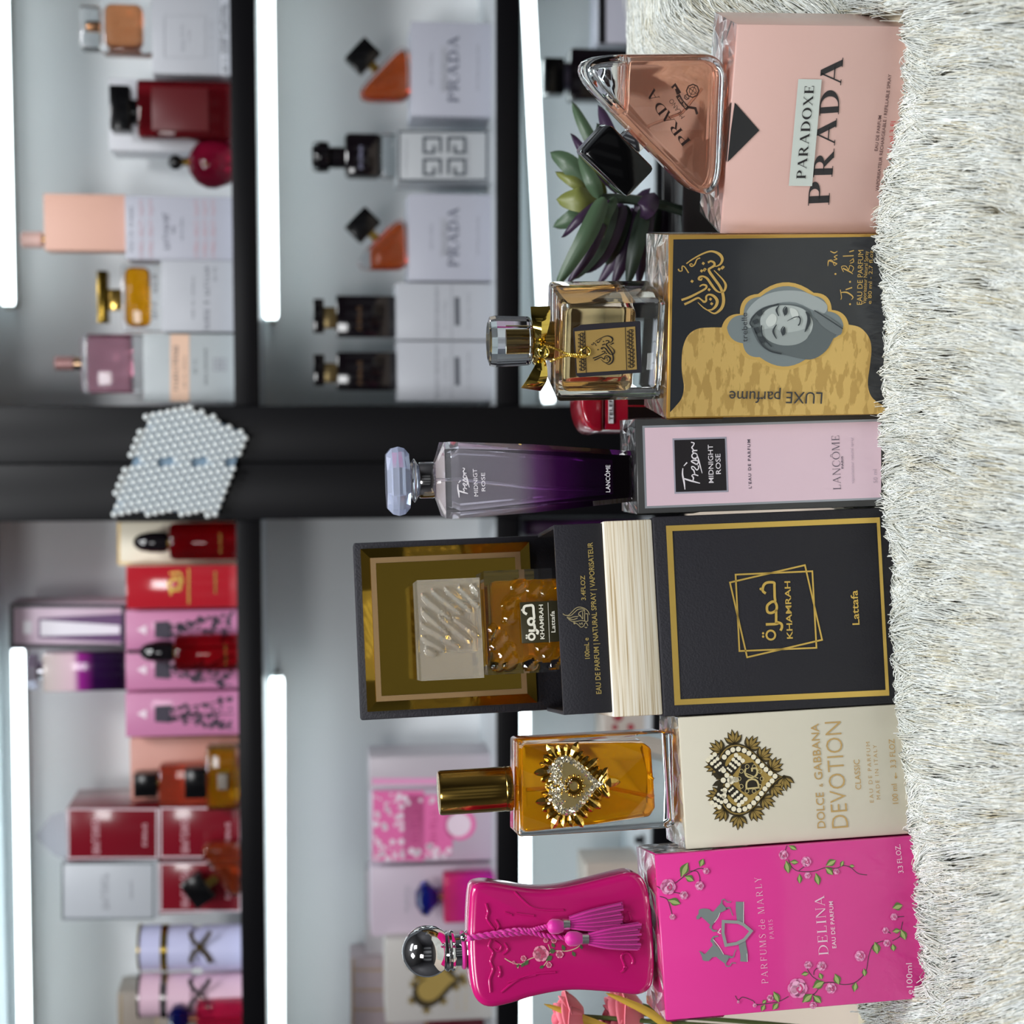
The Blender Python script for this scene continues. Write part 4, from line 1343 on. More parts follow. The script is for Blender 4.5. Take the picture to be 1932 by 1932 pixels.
d3.build('dark_band_print', M((52, 44, 26), .45), o)
d3 = Dec(fr, yf-.0005, k4); d3.poly(hp(.80, 60)); d3.build('heart_plate_print', M((176, 148, 80), .4, metal=.3), o)
d4 = Dec(fr, yf-.0006, k4); d4.line([(425, 470), (520, 560)], 78); d4.line([(620, 465), (545, 560)], 72); d4.line([(460, 780), (520, 680)], 78); d4.line([(645, 760), (550, 670)], 72); d4.line([(500, 615), (590, 610)], 46)
d4.poly([(640, 500), (720, 485), (760, 540), (790, 600), (770, 680), (700, 720), (640, 690), (615, 600)])
d4.build('bow_ground_print', M((40, 34, 24), .45), o)
d5 = Dec(fr, yf-.0007, k4)
hq = hp(.90, 240)
acc2, last = 0, None
for i, p in enumerate(hq):
    if p[0] < 505 and 470 < p[1] < 760: last = V(p); continue
    if last is None or (V(p)-last).length > 37:
        d5.disc(p, 18, 12); last = V(p)
for (ax, ay), (bx_, by_), n, m_ in (((425, 450), (505, 545), 4, 3), ((625, 455), (545, 550), 4, 3), ((455, 790), (520, 680), 4, 3), ((645, 770), (555, 670), 4, 3)):
    A_, B_ = V((ax, ay)), V((bx_, by_)); q = (B_-A_); nn = V((-q.y, q.x)).normalized()
    for i in range(n):
        r = 18 - i*3
        for j in range(-1, 2):
            d5.disc(tuple(A_ + q*(i/(n-.6)) + nn*j*(31-i*5)), r*.9, 10)
for p in ((510, 614), (555, 613), (592, 610)):
    d5.disc(p, 19, 12)
d5.build('pearl_print', M((240, 232, 206), .35), o)
d6 = Dec(fr, yf-.0008, k4); d6.text('DG', (770, 672), (756, 520), 100, off=.0, sp=.8); d6.line([(660, 560), (760, 600)], 6)
for a in range(10):
    t_ = a*.63; d6.hoop((705 + 82*math.cos(t_), 604 + 92*math.sin(t_)), 16, 4, 10)
d6.build('monogram_print', M((206, 188, 132), .4), o)
dl = Dec(fr, yf-.0003, k4)
dl.text('DOLCE', (1240, 955), (1226, 700), 56, off=.004); dl.text('&', (1222, 662), (1221, 636), 26); dl.text('GABBANA', (1220, 608), (1190, 208), 56, off=.004)
dl.text('DEVOTION', (1405, 950), (1350, 192), 118, off=-.012); dl.text('CLASSIC', (1497, 680), (1482, 465), 40)
dl.text('EAU DE PARFUM', (1586, 772), (1556, 340), 27, off=-.008, sp=1.3); dl.text('MADE IN ITALY', (1634, 750), (1606, 360), 27, off=-.008, sp=1.3); dl.text('100 ml', (1762, 780), (1750, 640), 40); dl.text('3.3 FLOZ', (1746, 525), (1732, 318), 40)
dl.line([(1745, 600), (1742, 560)], 6); dl.line([(1752, 588), (1743, 600), (1736, 586)], 6)
dl.build('lettering', M((196, 162, 104), .4, metal=.2), o)

o, fr = stand(bx, k3(1772, 510), .036, 'amber rectangular bottle with a gold cap and a jewelled gold heart')
Y0 = -.018
out = pts(fr, Y0, k3, [(706, 892), (708, 238), (1720, 182), (1774, 190), (1786, 810), (1740, 832)], True)
MB().prism(roundpoly(out, .002, 3), -.018, .018).build('glass', GLASS, o, bev=.0022, seg=2)
liq = pts(fr, Y0, k3, [(742, 862), (742, 270), (1200, 262), (1560, 258), (1625, 300), (1648, 500), (1640, 700), (1600, 758), (1250, 808)], False)
liq = [(a, max(b, .012)) for a, b in liq]
MB().prism(roundpoly(liq, .003, 3), -.013, .013).build('liquid', inner((250, 172, 16), t=.72), o, bev=.002)
x1, z1 = fr.hit(*k3(690, 565), 0)
_, z2 = fr.hit(*k3(660, 565), 0)
ztop = max(b for a, b in out)
def lk(px):
    return fr.hit(*k3(px, 575), 0)[1]
u3 = .2795*.835/3000
MB().lathe([(118*u3, ztop+.0001), (118*u3, lk(664))], 28, (x1, 0)).build('neck', GOLDC, o)
xt, _ = fr.hit(*k3(180, 590), 0)
MB().lathe([(150*u3, lk(663)), (153*u3, lk(655)), (153*u3, lk(620)), (150*u3, lk(616)), (150*u3, lk(610)), (152*u3, lk(600)), (152*u3, lk(185)), (146*u3, lk(170)), (130*u3, lk(166))], 40, ((x1+xt)/2, 0)).build('cap', GOLDC, o)
MB().tube([fr_ for fr_ in [(x1, 0, lk(760)), (x1, .001, lk(1000)), (x1-.002, .002, lk(1300)), (x1-.009, .003, lk(1600))]], .0011, 8).build('dip_tube', inner((250, 190, 70)), o)
CH, RH, UH = (1075, 540), (-12, -200), (-195, 12)
def h3(s, n=60):
    return [fr.hit(*k3(*p), Y0) for p in heartpts(CH, RH, UH, s, n)]
MB().prism(h3(1.02), Y0-.0016, Y0-.0003).build('heart_plaque', M((214, 190, 130), .32, metal=.85), o, bev=.0003)
m = MB(); mj = MB()
hh = h3(1.05, 84)
cx, cz = fr.hit(*k3(*CH), Y0)
for i in range(0, 84, 2):
    p = V(hh[i]); tg = (V(hh[(i+1) % 84]) - V(hh[i-1])).normalized()
    nn = V((tg.y, -tg.x))
    if nn.dot(p - V((cx, cz))) < 0: nn = -nn
    L = .0084 if i % 6 == 0 else .0060
    a, b = p - nn*.0022, p + nn*L
    w_ = .0023 if i % 6 == 0 else .0019
    S_ = (0, .25, .5, .72, .9, 1); W_ = (.35, .85, 1, .85, .5, 0)
    lf = [a.lerp(b, t) + tg*w_*k for t, k in zip(S_, W_)]; rt = [a.lerp(b, t) - tg*w_*k for t, k in zip(S_, W_)]
    n6 = 6
    vs_ = [(p.x, Y0-.0005, p.y) for p in lf] + [(a.lerp(b, t).x, Y0-.0008-.0014*k, a.lerp(b, t).y) for t, k in zip(S_, W_)] + [(p.x, Y0-.0005, p.y) for p in rt]
    m.add(vs_, [(r*n6+j, r*n6+j+1, (r+1)*n6+j+1, (r+1)*n6+j) for r in (0, 1) for j in range(5)] + [tuple(range(5, -1, -1)) + tuple(range(12, 17))])
m.build('gold_leaves', GOLDC, o, smooth=False)
rn = random.Random(3)
def gem(x, z, r):
    a0 = rn.uniform(0, 1)
    tilt = (rn.uniform(-.5, .5)*r, rn.uniform(-.5, .5)*r)
    mj.add([(x + r*math.cos(a0+PI/3*i), Y0-.0016, z + r*math.sin(a0+PI/3*i)) for i in range(6)] + [(x+tilt[0], Y0-.0016-r*.9, z+tilt[1])], [(i, (i+1) % 6, 6) for i in range(6)] + [(5, 4, 3, 2, 1, 0)])
for s, n in ((.93, 54), (.82, 46)):
    for p in h3(s, n):
        gem(p[0], p[1], .00125)
for i in range(90):
    a, r_ = rn.uniform(0, 6.28), rn.uniform(0, 1)
    px_, py_ = 985 + rn.uniform(-75, 75), 540 + rn.uniform(-130, 130)
    if px_ > 1010 and abs(py_-540) > 60: continue
    q = fr.hit(*k3(px_, py_), Y0); gem(q[0], q[1], rn.uniform(.0008, .0014))
mj.build('crystals', M((236, 228, 206), .06, metal=.9), o, smooth=False)
m = MB()
for c, r_ in (((1080, 545), .0042), ((1080, 545), .003)):
    q = fr.hit(*k3(*c), Y0); m.torus((q[0], Y0-.0018, q[1]), r_, .0007, 'y', 16, 6)
for i in range(12):
    q = fr.hit(*k3(1085 + 62*math.cos(i*.52), 545 + 70*math.sin(i*.52)), Y0); m.ball((q[0], Y0-.0018, q[1]), .001, 8, 6)
m.build('monogram_ornament', GOLDC, o)

# ---------------- black and gold presentation box with its bottle
NAVY = M((30, 29, 36), .55, bump=.15, bscale=900)
fr, wd, h = boxfr((1253, 1352.5), (1231, 975), .84, math.radians(5.2), (1680, 1330), .092)
fr = Fr(fr.O - fr.Z*SINK, fr.X, fr.Y, fr.Z); h += SINK; d = .092; yf = -d/2
BASE.append(fr.O + fr.Z*SINK - fr.Y*d/2)
FOOT.append((fr, wd, d))
gift = thing('presentation_box', 'open black and gold presentation box with a mirrored gold lid panel', 'box', fr)
o = gift
MB().box(-wd/2, wd/2, -d/2, d/2, 0, h).build('lower_case', NAVY, o, bev=.0012)
FOIL = ramp_mat([(.42, (222, 186, 96)), (.56, (150, 118, 44))], 0, 1, .28, noise=1, nscale=(300, 300, 300), metal=.75)
FOILP = M((222, 186, 96), .3, metal=.55)
dd = Dec(fr, yf-.0003, k6)
dd.poly([(202, 150), (245, 186), (300, 1322), (260, 1362)]); dd.poly([(202, 150), (245, 186), (1625, 130), (1645, 93)]); dd.poly([(300, 1322), (260, 1362), (1710, 1296), (1685, 1258)]); dd.poly([(1625, 130), (1645, 93), (1710, 1296), (1685, 1258)])
dd.build('gold_frame', FOILP, o)
dd = Dec(fr, yf-.0003, k6)
dd.line([(672, 480), (1190, 457), (1218, 974), (698, 996)], 11, True); dd.line([(634, 533), (1140, 416), (1256, 920), (750, 1038)], 11, True)
dd.text('KHAMRAH', (1058, 912), (1040, 524), 38, off=.014)
W9 = 17
dd.line([(876, 607), (855, 588), (862, 552), (885, 534), (930, 534), (934, 560), (936, 628), (938, 660), (916, 664), (886, 690), (888, 730), (915, 738), (945, 720), (950, 690), (938, 664)], W9, curve=4)
dd.line([(945, 715), (946, 760), (946, 800), (950, 812), (876, 816)], W9, curve=4)
dd.line([(950, 800), (980, 812), (985, 835), (975, 858)], W9, curve=4)
dd.hoop((910, 888), 36, 13)
dd.disc((842, 577), 9); dd.disc((858, 876), 8); dd.disc((858, 898), 8)
dd.build('lettering', FOILP, o)
dd = Dec(fr, yf-.0003, k6); dd.text('Lattafa', (1508, 818), (1494, 585), 46, off=.012); dd.build('brand_name', FOILP, o)
# woven band above the lower case
LINEN = ramp_mat([(.3, (176, 152, 112)), (.45, (226, 214, 190)), (.65, (240, 234, 220))], 0, 1, .8, noise=1, nscale=(14, 14, 1300))
_, zb1 = fr.hit(*k5(1575, 640), yf)
_, zi = fr.hit(*k5(1284, 660), yf)
wi = wd/2 - .004
MB().box(-wd/2+.0012, wd/2-.0012, -d/2+.001, d/2-.001, h+.0002, zb1).build('linen_band', LINEN, o, bev=.001)
# tray with open top
yt = yf + .0025
t0, t1 = zb1+.0002, zi
WT = .0022
tw = wi
xtl, xtr = fr.hit(*k5(1430, 1226), yt)[0], fr.hit(*k5(1400, 90), yt)[0]
dtray = .062
MB().box(xtl, xtr, yt, yt+WT, t0, t1).build('tray_front', NAVY, o, bev=.0004)
MB().box(xtl, xtl+WT, yt+WT, yt+dtray, t0, t1).build('tray_side', NAVY, o, bev=.0004)
MB().box(xtr-WT, xtr, yt+WT, yt+dtray, t0, t1).build('tray_side', NAVY, o, bev=.0004)
VELV = M((34, 28, 28), .9, sheen=.3)
MB().box(xtl+WT, xtr-WT, yt+WT, yt+dtray, t0, t0+.004).build('tray_lining', VELV, o)
dd = Dec(fr, yt-.0003, k5)
dd.text('EAU DE PARFUM | NATURAL SPRAY | VAPORISATEUR', (1535, 1105), (1482, 200), 30, off=.012)
dd.text('100mL e', (1466, 895), (1458, 770), 28, off=.012); dd.text('3.4FLOZ', (1442, 545), (1436, 398), 26, off=.012)
dd.build('lettering', M((196, 172, 104), .3, metal=.35), o)
dd = Dec(fr, yt-.0003, q12)
for ln in ([(265, 940), (320, 975), (400, 970), (480, 890), (560, 815), (650, 790), (760, 820), (840, 890), (870, 965)], [(350, 985), (440, 985), (520, 920), (600, 850), (700, 830), (770, 860)], [(355, 1020), (430, 1035), (520, 1010), (620, 1000)], [(400, 1050), (500, 1075), (600, 1040)], [(360, 1025), (430, 1090), (520, 1135), (600, 1180), (680, 1250)], [(480, 1120), (600, 1110), (680, 1095), (760, 1110)], [(690, 880), (640, 910), (625, 960), (660, 1000)], [(690, 880), (760, 870)], [(650, 960), (715, 1065)], [(715, 900), (720, 1060)], [(765, 880), (765, 1100), (830, 1110)], [(830, 940), (835, 1110)], [(780, 940), (830, 940)], [(640, 1150), (660, 1180), (690, 1160)], [(640, 1220), (680, 1250), (740, 1220), (760, 1170), (800, 1150), (835, 1215)], [(700, 1140), (710, 1190)], [(760, 1245), (800, 1260), (815, 1240)]):
    dd.line(ln, 17, curve=5)
dd.disc((530, 1160), 22)
dd.build('flame_emblem', M((196, 180, 136), .3, metal=.4), o)
# lid panel standing at the back
yl = yt + dtray + .003
a, b = fr.hit(*k5(55, 205), yl), fr.hit(*k5(95, 1255), yl)
c_, e_ = fr.hit(*k5(1100, 160), yl), fr.hit(*k5(1160, 1215), yl)
xl, xr = (b[0]+e_[0])/2, (a[0]+c_[0])/2
zt = (a[1]+b[1])/2
zlo = t0
MB().box(xl, xr, yl, yl+.016, zlo, zt).build('lid', NAVY, o, bev=.001)
lidp = [c for c in o.children if c.name.startswith('lid')][0]
def lq(*p):
    return fr.hit(*k5(*p), yl)
q = [lq(135, 1210), lq(95, 240), lq(1105, 200), lq(1145, 1160)]
fx0, fx1 = (q[0][0]+q[3][0])/2, (q[1][0]+q[2][0])/2
fz1, fz0 = (q[0][1]+q[1][1])/2, (q[2][1]+q[3][1])/2
def ringbox(name, x0, x1, z0, z1, wdt, y0, y1, mat, slope=0):
    o_ = [(x0, z0), (x1, z0), (x1, z1), (x0, z1)]
    i_ = [(x0+wdt, z0+wdt), (x1-wdt, z0+wdt), (x1-wdt, z1-wdt), (x0+wdt, z1-wdt)]
    vs = [(p[0], y0, p[1]) for p in o_] + [(p[0], y0+slope, p[1]) for p in i_] + [(p[0], y1, p[1]) for p in o_] + [(p[0], y1, p[1]) for p in i_]
    fs = []
    for i in range(4):
        j = (i+1) % 4
        fs += [(i, j, j+4, i+4), (i, i+8, j+8, j), (i+4, j+4, j+12, i+12)]
    return MB().add(vs, fs).build(name, mat, lidp, smooth=False)
GOLDM = M((196, 162, 66), .08, metal=1)
ringbox('gold_rim', fx0, fx1, fz0, fz1, .0052, yl-.002, yl-.0001, GOLDM, .0012)
ringbox('bronze_rim', fx0+.0053, fx1-.0053, fz0+.0053, fz1-.0053, .003, yl-.0012, yl-.0001, M((178, 146, 104), .45, metal=.7))
MB().box(fx0+.0084, fx1-.0084, yl-.0008, yl-.0001, fz0+.0084, fz1-.0084).build('gold_mirror', M((178, 146, 58), .07, metal=1, bump=.04, bscale=30), lidp)
# the bottle in the tray
db_ = .040
zb_ = t0 + .0045
ypos = yt + WT + .006
cxp = fr.hit(*k5(1270, 665), ypos)[0]
f2 = fr.sub(cxp, ypos + db_/2, zb_)
o = thing('perfume_bottle', 'cut-glass bottle of amber perfume with a block cap, standing in the open box', 'bottle', f2)
yb = -db_/2
T1, T2 = f2.hit(*k5(822, 375), yb), f2.hit(*k5(868, 990), yb)
B1, B2 = f2.hit(*k5(1255, 350), yb), f2.hit(*k5(1285, 975), yb)
bx0, bx1, bz1 = (T2[0]+B2[0])/2, (T1[0]+B1[0])/2, (T1[1]+T2[1])/2
MB().box(bx0+.0055, bx1-.0055, -db_/2+.005, db_/2-.005, .006, bz1-.004).build('liquid', inner((255, 186, 44), t=.76), o, bev=.002)
def relief_block(x0, x1, z0, z1, y0, y1, ridges, nx=56, nz=56):
    """solid glass block whose front carries lens-shaped cut ridges (p0, p1, half width, height)"""
    X = np.linspace(x0, x1, nx); Z = np.linspace(z0, z1, nz)
    GX, GZ = np.meshgrid(X, Z)
    H = np.zeros_like(GX)
    for p0, p1, hw, hg in ridges:
        d = np.array(p1)-np.array(p0); L = np.hypot(*d); d = d/L
        u = ((GX-p0[0])*d[0] + (GZ-p0[1])*d[1])/L
        v = -(GX-p0[0])*d[1] + (GZ-p0[1])*d[0]
        prof = np.sqrt(np.clip(4*u*(1-u), 0, 1))*hw
        H = np.maximum(H, hg*np.clip(1-np.abs(v)/np.maximum(prof, 1e-6), 0, 1)*(prof > 1e-5))
    e = (GX <= X[1]) | (GX >= X[-2]) | (GZ <= Z[1]) | (GZ >= Z[-2])
    H[e] = 0
    vs = [(float(a), float(y0-h_), float(b)) for a, b, h_ in zip(GX.ravel(), GZ.ravel(), H.ravel())]
    fs = [(j*nx+i, j*nx+i+1, (j+1)*nx+i+1, (j+1)*nx+i) for j in range(nz-1) for i in range(nx-1)]
    o4 = len(vs)
    vs += [(x0, y1, z0), (x1, y1, z0), (x1, y1, z1), (x0, y1, z1)]
    fs += [(o4, o4+3, o4+2, o4+1), tuple([o4, o4+1] + [i for i in range(nx-1, -1, -1)]), tuple([o4+2, o4+3] + [(nz-1)*nx+i for i in range(nx)]),
           tuple([o4+3, o4] + [j*nx for j in range(nz)]), tuple([o4+1, o4+2] + [j*nx+nx-1 for j in range(nz-1, -1, -1)])]
    return MB().add(vs, fs)
def facet(m, p0, p1, wdt, y, hgt):
    a, b = V(p0), V(p1)
    t = (b-a).normalized(); n = V((-t.y, t.x))
    mid = a.lerp(b, .5)
    q = [a, mid - n*wdt, b, mid + n*wdt]
    m.add([(p.x, y, p.y) for p in q] + [(a.lerp(b, .3).x, y-hgt, a.lerp(b, .3).y), (a.lerp(b, .7).x, y-hgt, a.lerp(b, .7).y), ], [(0, 1, 4), (1, 5, 4), (1, 2, 5), (2, 3, 5), (3, 4, 5), (3, 0, 4), (3, 2, 1, 0)])
RG = []
for p, q in (((880, 850), (960, 740)), ((930, 905), (1000, 800)), ((860, 790), (910, 700)), ((950, 600), (1040, 530)), ((960, 680), (1020, 600)), ((950, 950), (1020, 860)), ((1150, 860), (1230, 790)), ((1190, 910), (1275, 820)), ((1230, 960), (1300, 880)), ((1100, 520), (1180, 440)), ((1000, 500), (1080, 430)), ((1180, 530), (1250, 440)), ((1080, 960), (1140, 900)), ((890, 960), (940, 900))):
    RG.append((f2.hit(*k5(*p), yb), f2.hit(*k5(*q), yb), .0040, .0022))
relief_block(bx0, bx1, 0, bz1, -db_/2, db_/2, RG).build('glass', GLASS, o, ang=25)
L0, L1 = f2.hit(*k5(1050, 805), yb), f2.hit(*k5(1043, 560), yb)
MB().box(L0[0], L1[0], yb-.0034, yb-.0024, max(L0[1]-.028, .004), L1[1]).build('label', M((62, 58, 40), .35, metal=.4), o, bev=.0003)
dd = Dec(f2, yb-.0036, k5)
W9 = 15
dd.line([(1090, 630), (1070, 615), (1075, 585), (1100, 578), (1125, 580), (1130, 620), (1132, 655), (1112, 655), (1098, 670), (1105, 690), (1125, 690), (1134, 665)], W9, curve=4)
dd.line([(1132, 688), (1136, 725), (1100, 728)], W9, curve=4); dd.line([(1136, 720), (1155, 732), (1150, 750)], W9, curve=4); dd.hoop((1118, 764), 24, 12); dd.disc((1088, 757), 6); dd.disc((1088, 772), 6); dd.disc((1062, 605), 7)
dd.text('KHAMRAH', (1195, 778), (1185, 572), 24, off=.016); dd.text('Lattafa', (1260, 738), (1254, 610), 24, off=.012); dd.line([(1225, 800), (1216, 560)], 2.5)
dd.build('lettering', M((240, 236, 220), .4), o)
K1, K2 = f2.hit(*k5(440, 428), yb), f2.hit(*k5(455, 1030), yb)
K3 = f2.hit(*k5(835, 700), yb)
cx0, cx1 = K2[0], (K1[0] + f2.hit(*k5(800, 408), yb)[0])/2
cz0, cz1 = bz1 + .0022, (K1[1]+K2[1])/2
MB().box(cx0+.006, cx1-.006, -.010, .010, bz1+.0001, cz0-.0001).build('collar', GOLDC, o)
RG = []
for p, q in (((460, 510), (640, 660)), ((520, 480), (700, 630)), ((600, 470), (760, 610)), ((680, 460), (810, 590)), ((460, 600), (620, 750)), ((560, 640), (760, 800)), ((640, 640), (800, 760)), ((450, 680), (690, 830)), ((460, 760), (600, 850)), ((480, 830), (550, 870)), ((760, 450), (820, 530))):
    RG.append((f2.hit(*k5(*p), yb), f2.hit(*k5(*q), yb), .0030, .0018))
relief_block(cx0, cx1, cz0, cz1, yb+.001, -yb-.001, RG).build('cap', M((255, 250, 236), 0, trans=.80, ior=1.4), o, ang=25)
MB().box((cx0+cx1)/2-.013, (cx0+cx1)/2+.013, -.008, .008, cz0+.001, cz0+.020).build('cap_core', inner((250, 240, 226), True), o, bev=.002)

# ---------------- slim pink and black carton with the violet bottle
bx = front_box('slim pink carton with a black border and a black title square', (1203, 970), (1199, 791), .85, -2.5, (1654, 953.6), .043, M((58, 58, 58), .3, coat=.3), 4)
o, fr, wd, h, d = bx
yf = -d/2
dd = Dec(fr, yf-.0002, k8); dd.poly([(217, 117), (1800, 72), (1800, 605), (235, 665)]); dd.build('silver_border', M((166, 170, 178), .3, metal=.4), o)
dd = Dec(fr, yf-.0003, k8); dd.poly([(233, 131), (1800, 88), (1800, 592), (248, 650)]); dd.build('pink_panel', M((224, 196, 208), .3, coat=.2), o)
dd = Dec(fr, yf-.0004, k8); dd.poly([(417, 201), (775, 190), (788, 556), (431, 568)]); dd.build('title_border', M((160, 158, 172), .35), o)
dd = Dec(fr, yf-.0005, k8); dd.poly([(429, 212), (764, 202), (776, 545), (440, 556)]); dd.build('title_square', M((30, 26, 30), .4), o)
def tresor(dd, f, w_=9):
    for ln, ws in (([(486, 398), (484, 440), (494, 490), (500, 540)], [6, 10, 11, 5]), ([(490, 466), (540, 482), (600, 498)], [8, 11, 5]),
                   ([(552, 484), (556, 462), (546, 448), (560, 440), (588, 448)], None),
                   ([(566, 440), (558, 412), (546, 402), (545, 388), (560, 390), (578, 410), (590, 398), (588, 380)], None),
                   ([(584, 376), (556, 362), (542, 352), (560, 346), (588, 352), (582, 368), (566, 372)], None),
                   ([(576, 340), (552, 330), (546, 312), (562, 298), (580, 308), (578, 328), (560, 334)], None),
                   ([(556, 300), (552, 284), (582, 280)], None), ([(560, 280), (546, 262), (556, 246), (560, 232), (540, 226)], None),
                   ([(492, 384), (514, 360)], [5, 9]), ([(578, 300), (592, 350), (614, 432)], [3, 9, 4])):
        dd.line([f(*p) for p in ln], ws or [w_*.6, w_] + [w_*.8]*(len(ln)-2), curve=5)
dd = Dec(fr, yf-.0006, k8)
tresor(dd, lambda x, y: (x, y))
dd.text('MIDNIGHT', (690, 495), (684, 242), 32, off=.004); dd.text('ROSE', (738, 436), (734, 302), 32, off=.004)
dd.build('title_lettering', M((232, 226, 232), .45), o)
dd = Dec(fr, yf-.0005, k8); dd.text("L'EAU DE PARFUM", (941, 532), (931, 207), 18, off=.02, sp=1.25); dd.text('LANCÔME', (1533, 542), (1521, 180), 50, 'serif', wt=.55, gap=.12); dd.text('PARIS', (1550, 400), (1547, 318), 12, off=.02)
dd.build('lettering', M((92, 84, 98), .45), o)
dd = Dec(fr, yf-.0005, k8); dd.text('vaporisateur natural spray', (1620, 500), (1612, 195), 18); dd.text('50 ml', (1775, 495), (1770, 405), 26); dd.build('pale_lettering', M((186, 168, 182), .4), o)
o, fr = stand(bx, k7(1850, 437), .034, 'slim tapered bottle shading from clear to violet, with an octagonal clear stopper')
H = 0
u7 = .26915*.85/3000
def l7(px, py=437):
    return fr.hit(*k7(px, py), 0)
ax0, az0 = l7(1845, 437)
def at7(px, cy):
    x, z = fr.hit(*k7(px, cy), 0)
    return x, z
def loft(rows, mat, name, chamf=.18, parent=o):
    """rows: (x centre, z, half width, half depth); chamfered square sections"""
    vs, fs = [], []
    for cx, z, hw, hd in rows:
        c = chamf
        sec = [(-1, -1+c), (-1+c, -1), (1-c, -1), (1, -1+c), (1, 1-c), (1-c, 1), (-1+c, 1), (-1, 1-c)]
        vs += [(cx+a*hw, b*hd, z) for a, b in sec]
    n = len(rows)
    for j in range(n-1):
        for i in range(8):
            k = (i+1) % 8
            fs.append((j*8+i, j*8+k, (j+1)*8+k, (j+1)*8+i))
    fs.append(tuple(range(7, -1, -1))); fs.append(tuple(range((n-1)*8, n*8)))
    return MB().add(vs, fs).build(name, mat, parent, smooth=False)
rows = []
for px, cy, hw in ((1846, 437, 172), (1820, 437, 180), (1100, 452, 240), (545, 464, 268), (500, 464, 264), (462, 464, 160), (447, 464, 125)):
    x, z = at7(px, cy)
    rows.append((x, max(z, 0) if px < 1846 else 0, hw*u7, hw*u7*.98))
zt7 = rows[3][1]
VIOG = ramp_mat([(0, (18, 2, 20)), (.26, (36, 4, 44)), (.42, (84, 14, 96)), (.53, (160, 90, 172)), (.64, (232, 224, 236)), (1, (240, 240, 246))], 0, zt7, .0, trans=.92, ior=1.5)
loft(rows, VIOG, 'glass')
x, z = at7(1700, 440); x2, z2 = at7(600, 462)
loft([(x, .010, 120*u7, 120*u7), (x2, z2, 215*u7, 215*u7), (x2, z2+.004, 190*u7, 190*u7)], inner((250, 246, 254), t=.8), 'liquid')
x, zl = at7(446, 466); _, zh = at7(336, 466)
MB().lathe([(122*u7, rows[-1][1]+.0001), (128*u7, rows[-1][1]+.001), (128*u7, zh-.0006), (124*u7, zh)], 32, (x, 0)).build('neck', M((206, 204, 204), .12, metal=1), o)
_, z3 = at7(270, 464)
MB().lathe([(110*u7, zh+.0002), (150*u7, zh+.0022), (155*u7, (zh+z3)/2), (150*u7, z3-.002), (110*u7, z3)], 32, (x, 0)).build('glass_ring', GLASS, o)
_, z4 = at7(106, 461)
ICE = M((222, 230, 252), .03, trans=.72, ior=1.45)
MB().lathe([(205*u7, z3+.0002), (250*u7, z3+.003), (262*u7, (z3+z4)/2), (250*u7, z4-.003), (205*u7, z4)], 8, (x, 0), ang0=0).build('stopper', ICE, o, smooth=False)
dd = Dec(fr, -262*u7-.0002, k7)
def fT(x, y):
    return (612 + (x-490)*.62, 590 + (y-540)*.66)
tresor(dd, fT, 7)
dd.text('MIDNIGT', (752, 580), (742, 388), 28); dd.text('ROSE', (802, 545), (798, 415), 26)
dd.build('title_lettering', M((240, 236, 240), .4), o)
dd = Dec(fr, -190*u7-.0006, k7); dd.text('LANCÔME', (1676, 552), (1676, 362), 30)
m_ = dd.m.v; zq = sum(p[2] for p in m_)/len(m_); t_ = zq/zt7; yq = -(180 + (268-180)*t_)*u7*.98 - .0008
dd.m.v = [(a, yq, c) for a, b, c in m_]
dd.build('brand_name', M((236, 232, 236), .4), o)
MB().tube([(x, 0, rows[-1][1]-.001), (x, 0, z2), (x-.006, .003, .05), (x-.008, .004, .014)], .0010, 8).build('dip_tube', inner((240, 236, 244)), o)

# ---------------- black and gold carton with portrait, and the bow bottle
BLACKF = M((44, 46, 50), .22, coat=.4)
bx = front_box('gold-edged black carton with a scalloped portrait and gold calligraphy', (1258, 790), (1263, 443), .842, -10.5, (1641, 779), .058, M((206, 164, 84), .25, metal=.6), 5)
o, fr, wd, h, d = bx
yf = -d/2
dd = Dec(fr, yf-.0002, q2); dd.poly([(262, 118), (1750, 98), (1750, 1335), (238, 1330)]); dd.build('black_panel', BLACKF, o)
GOLDP = ramp_mat([(.44, (196, 160, 92)), (.5, (222, 186, 112))], 0, 1, .32, noise=1, nscale=(90, 60, 260), metal=.35)
GOLDL = M((218, 180, 102), .3, metal=.35)
dd = Dec(fr, yf-.0003, q2)
ogee = cr_spline([(238, 1330), (275, 1290), (320, 1230), (335, 1150), (322, 1050), (320, 960), (330, 870), (365, 790), (430, 745), (520, 735), (600, 735)], 5) + [(640, 700), (1460, 690), (1490, 715)] + cr_spline([(1490, 715), (1570, 735), (1630, 800), (1650, 880), (1640, 1000), (1625, 1120), (1640, 1200), (1680, 1250), (1750, 1290)], 5) + [(1750, 1340), (900, 1350), (238, 1362)]
dd.poly(ogee); dd.build('gold_arch', GOLDP, o)
CU = [(600, 735), (728, 640), (856, 500), (1246, 492), (1372, 612), (1492, 722), (1372, 826), (1240, 950), (850, 962), (722, 856)]
BU = [-.22, .24, .20, .24, -.22, -.22, .24, .20, .24, -.22]
SC = []
for i_, a_ in enumerate(CU):
    b_ = CU[(i_+1) % 10]
    dx_, dy_ = b_[0]-a_[0], b_[1]-a_[1]
    for t_ in range(9):
        q_ = t_/9
        g_ = abs(BU[i_])*4*q_*(1-q_)*(1 if BU[i_] > 0 else .9)
        SC.append((a_[0]+dx_*q_ + dy_*g_, a_[1]+dy_*q_ - dx_*g_))
cS = V((1045, 735))
dd = Dec(fr, yf-.0004, q2); dd.poly(SC); dd.build('scalloped_frame', GOLDL, o)
scin = [tuple(cS + (V(p)-cS)*.915) for p in SC]
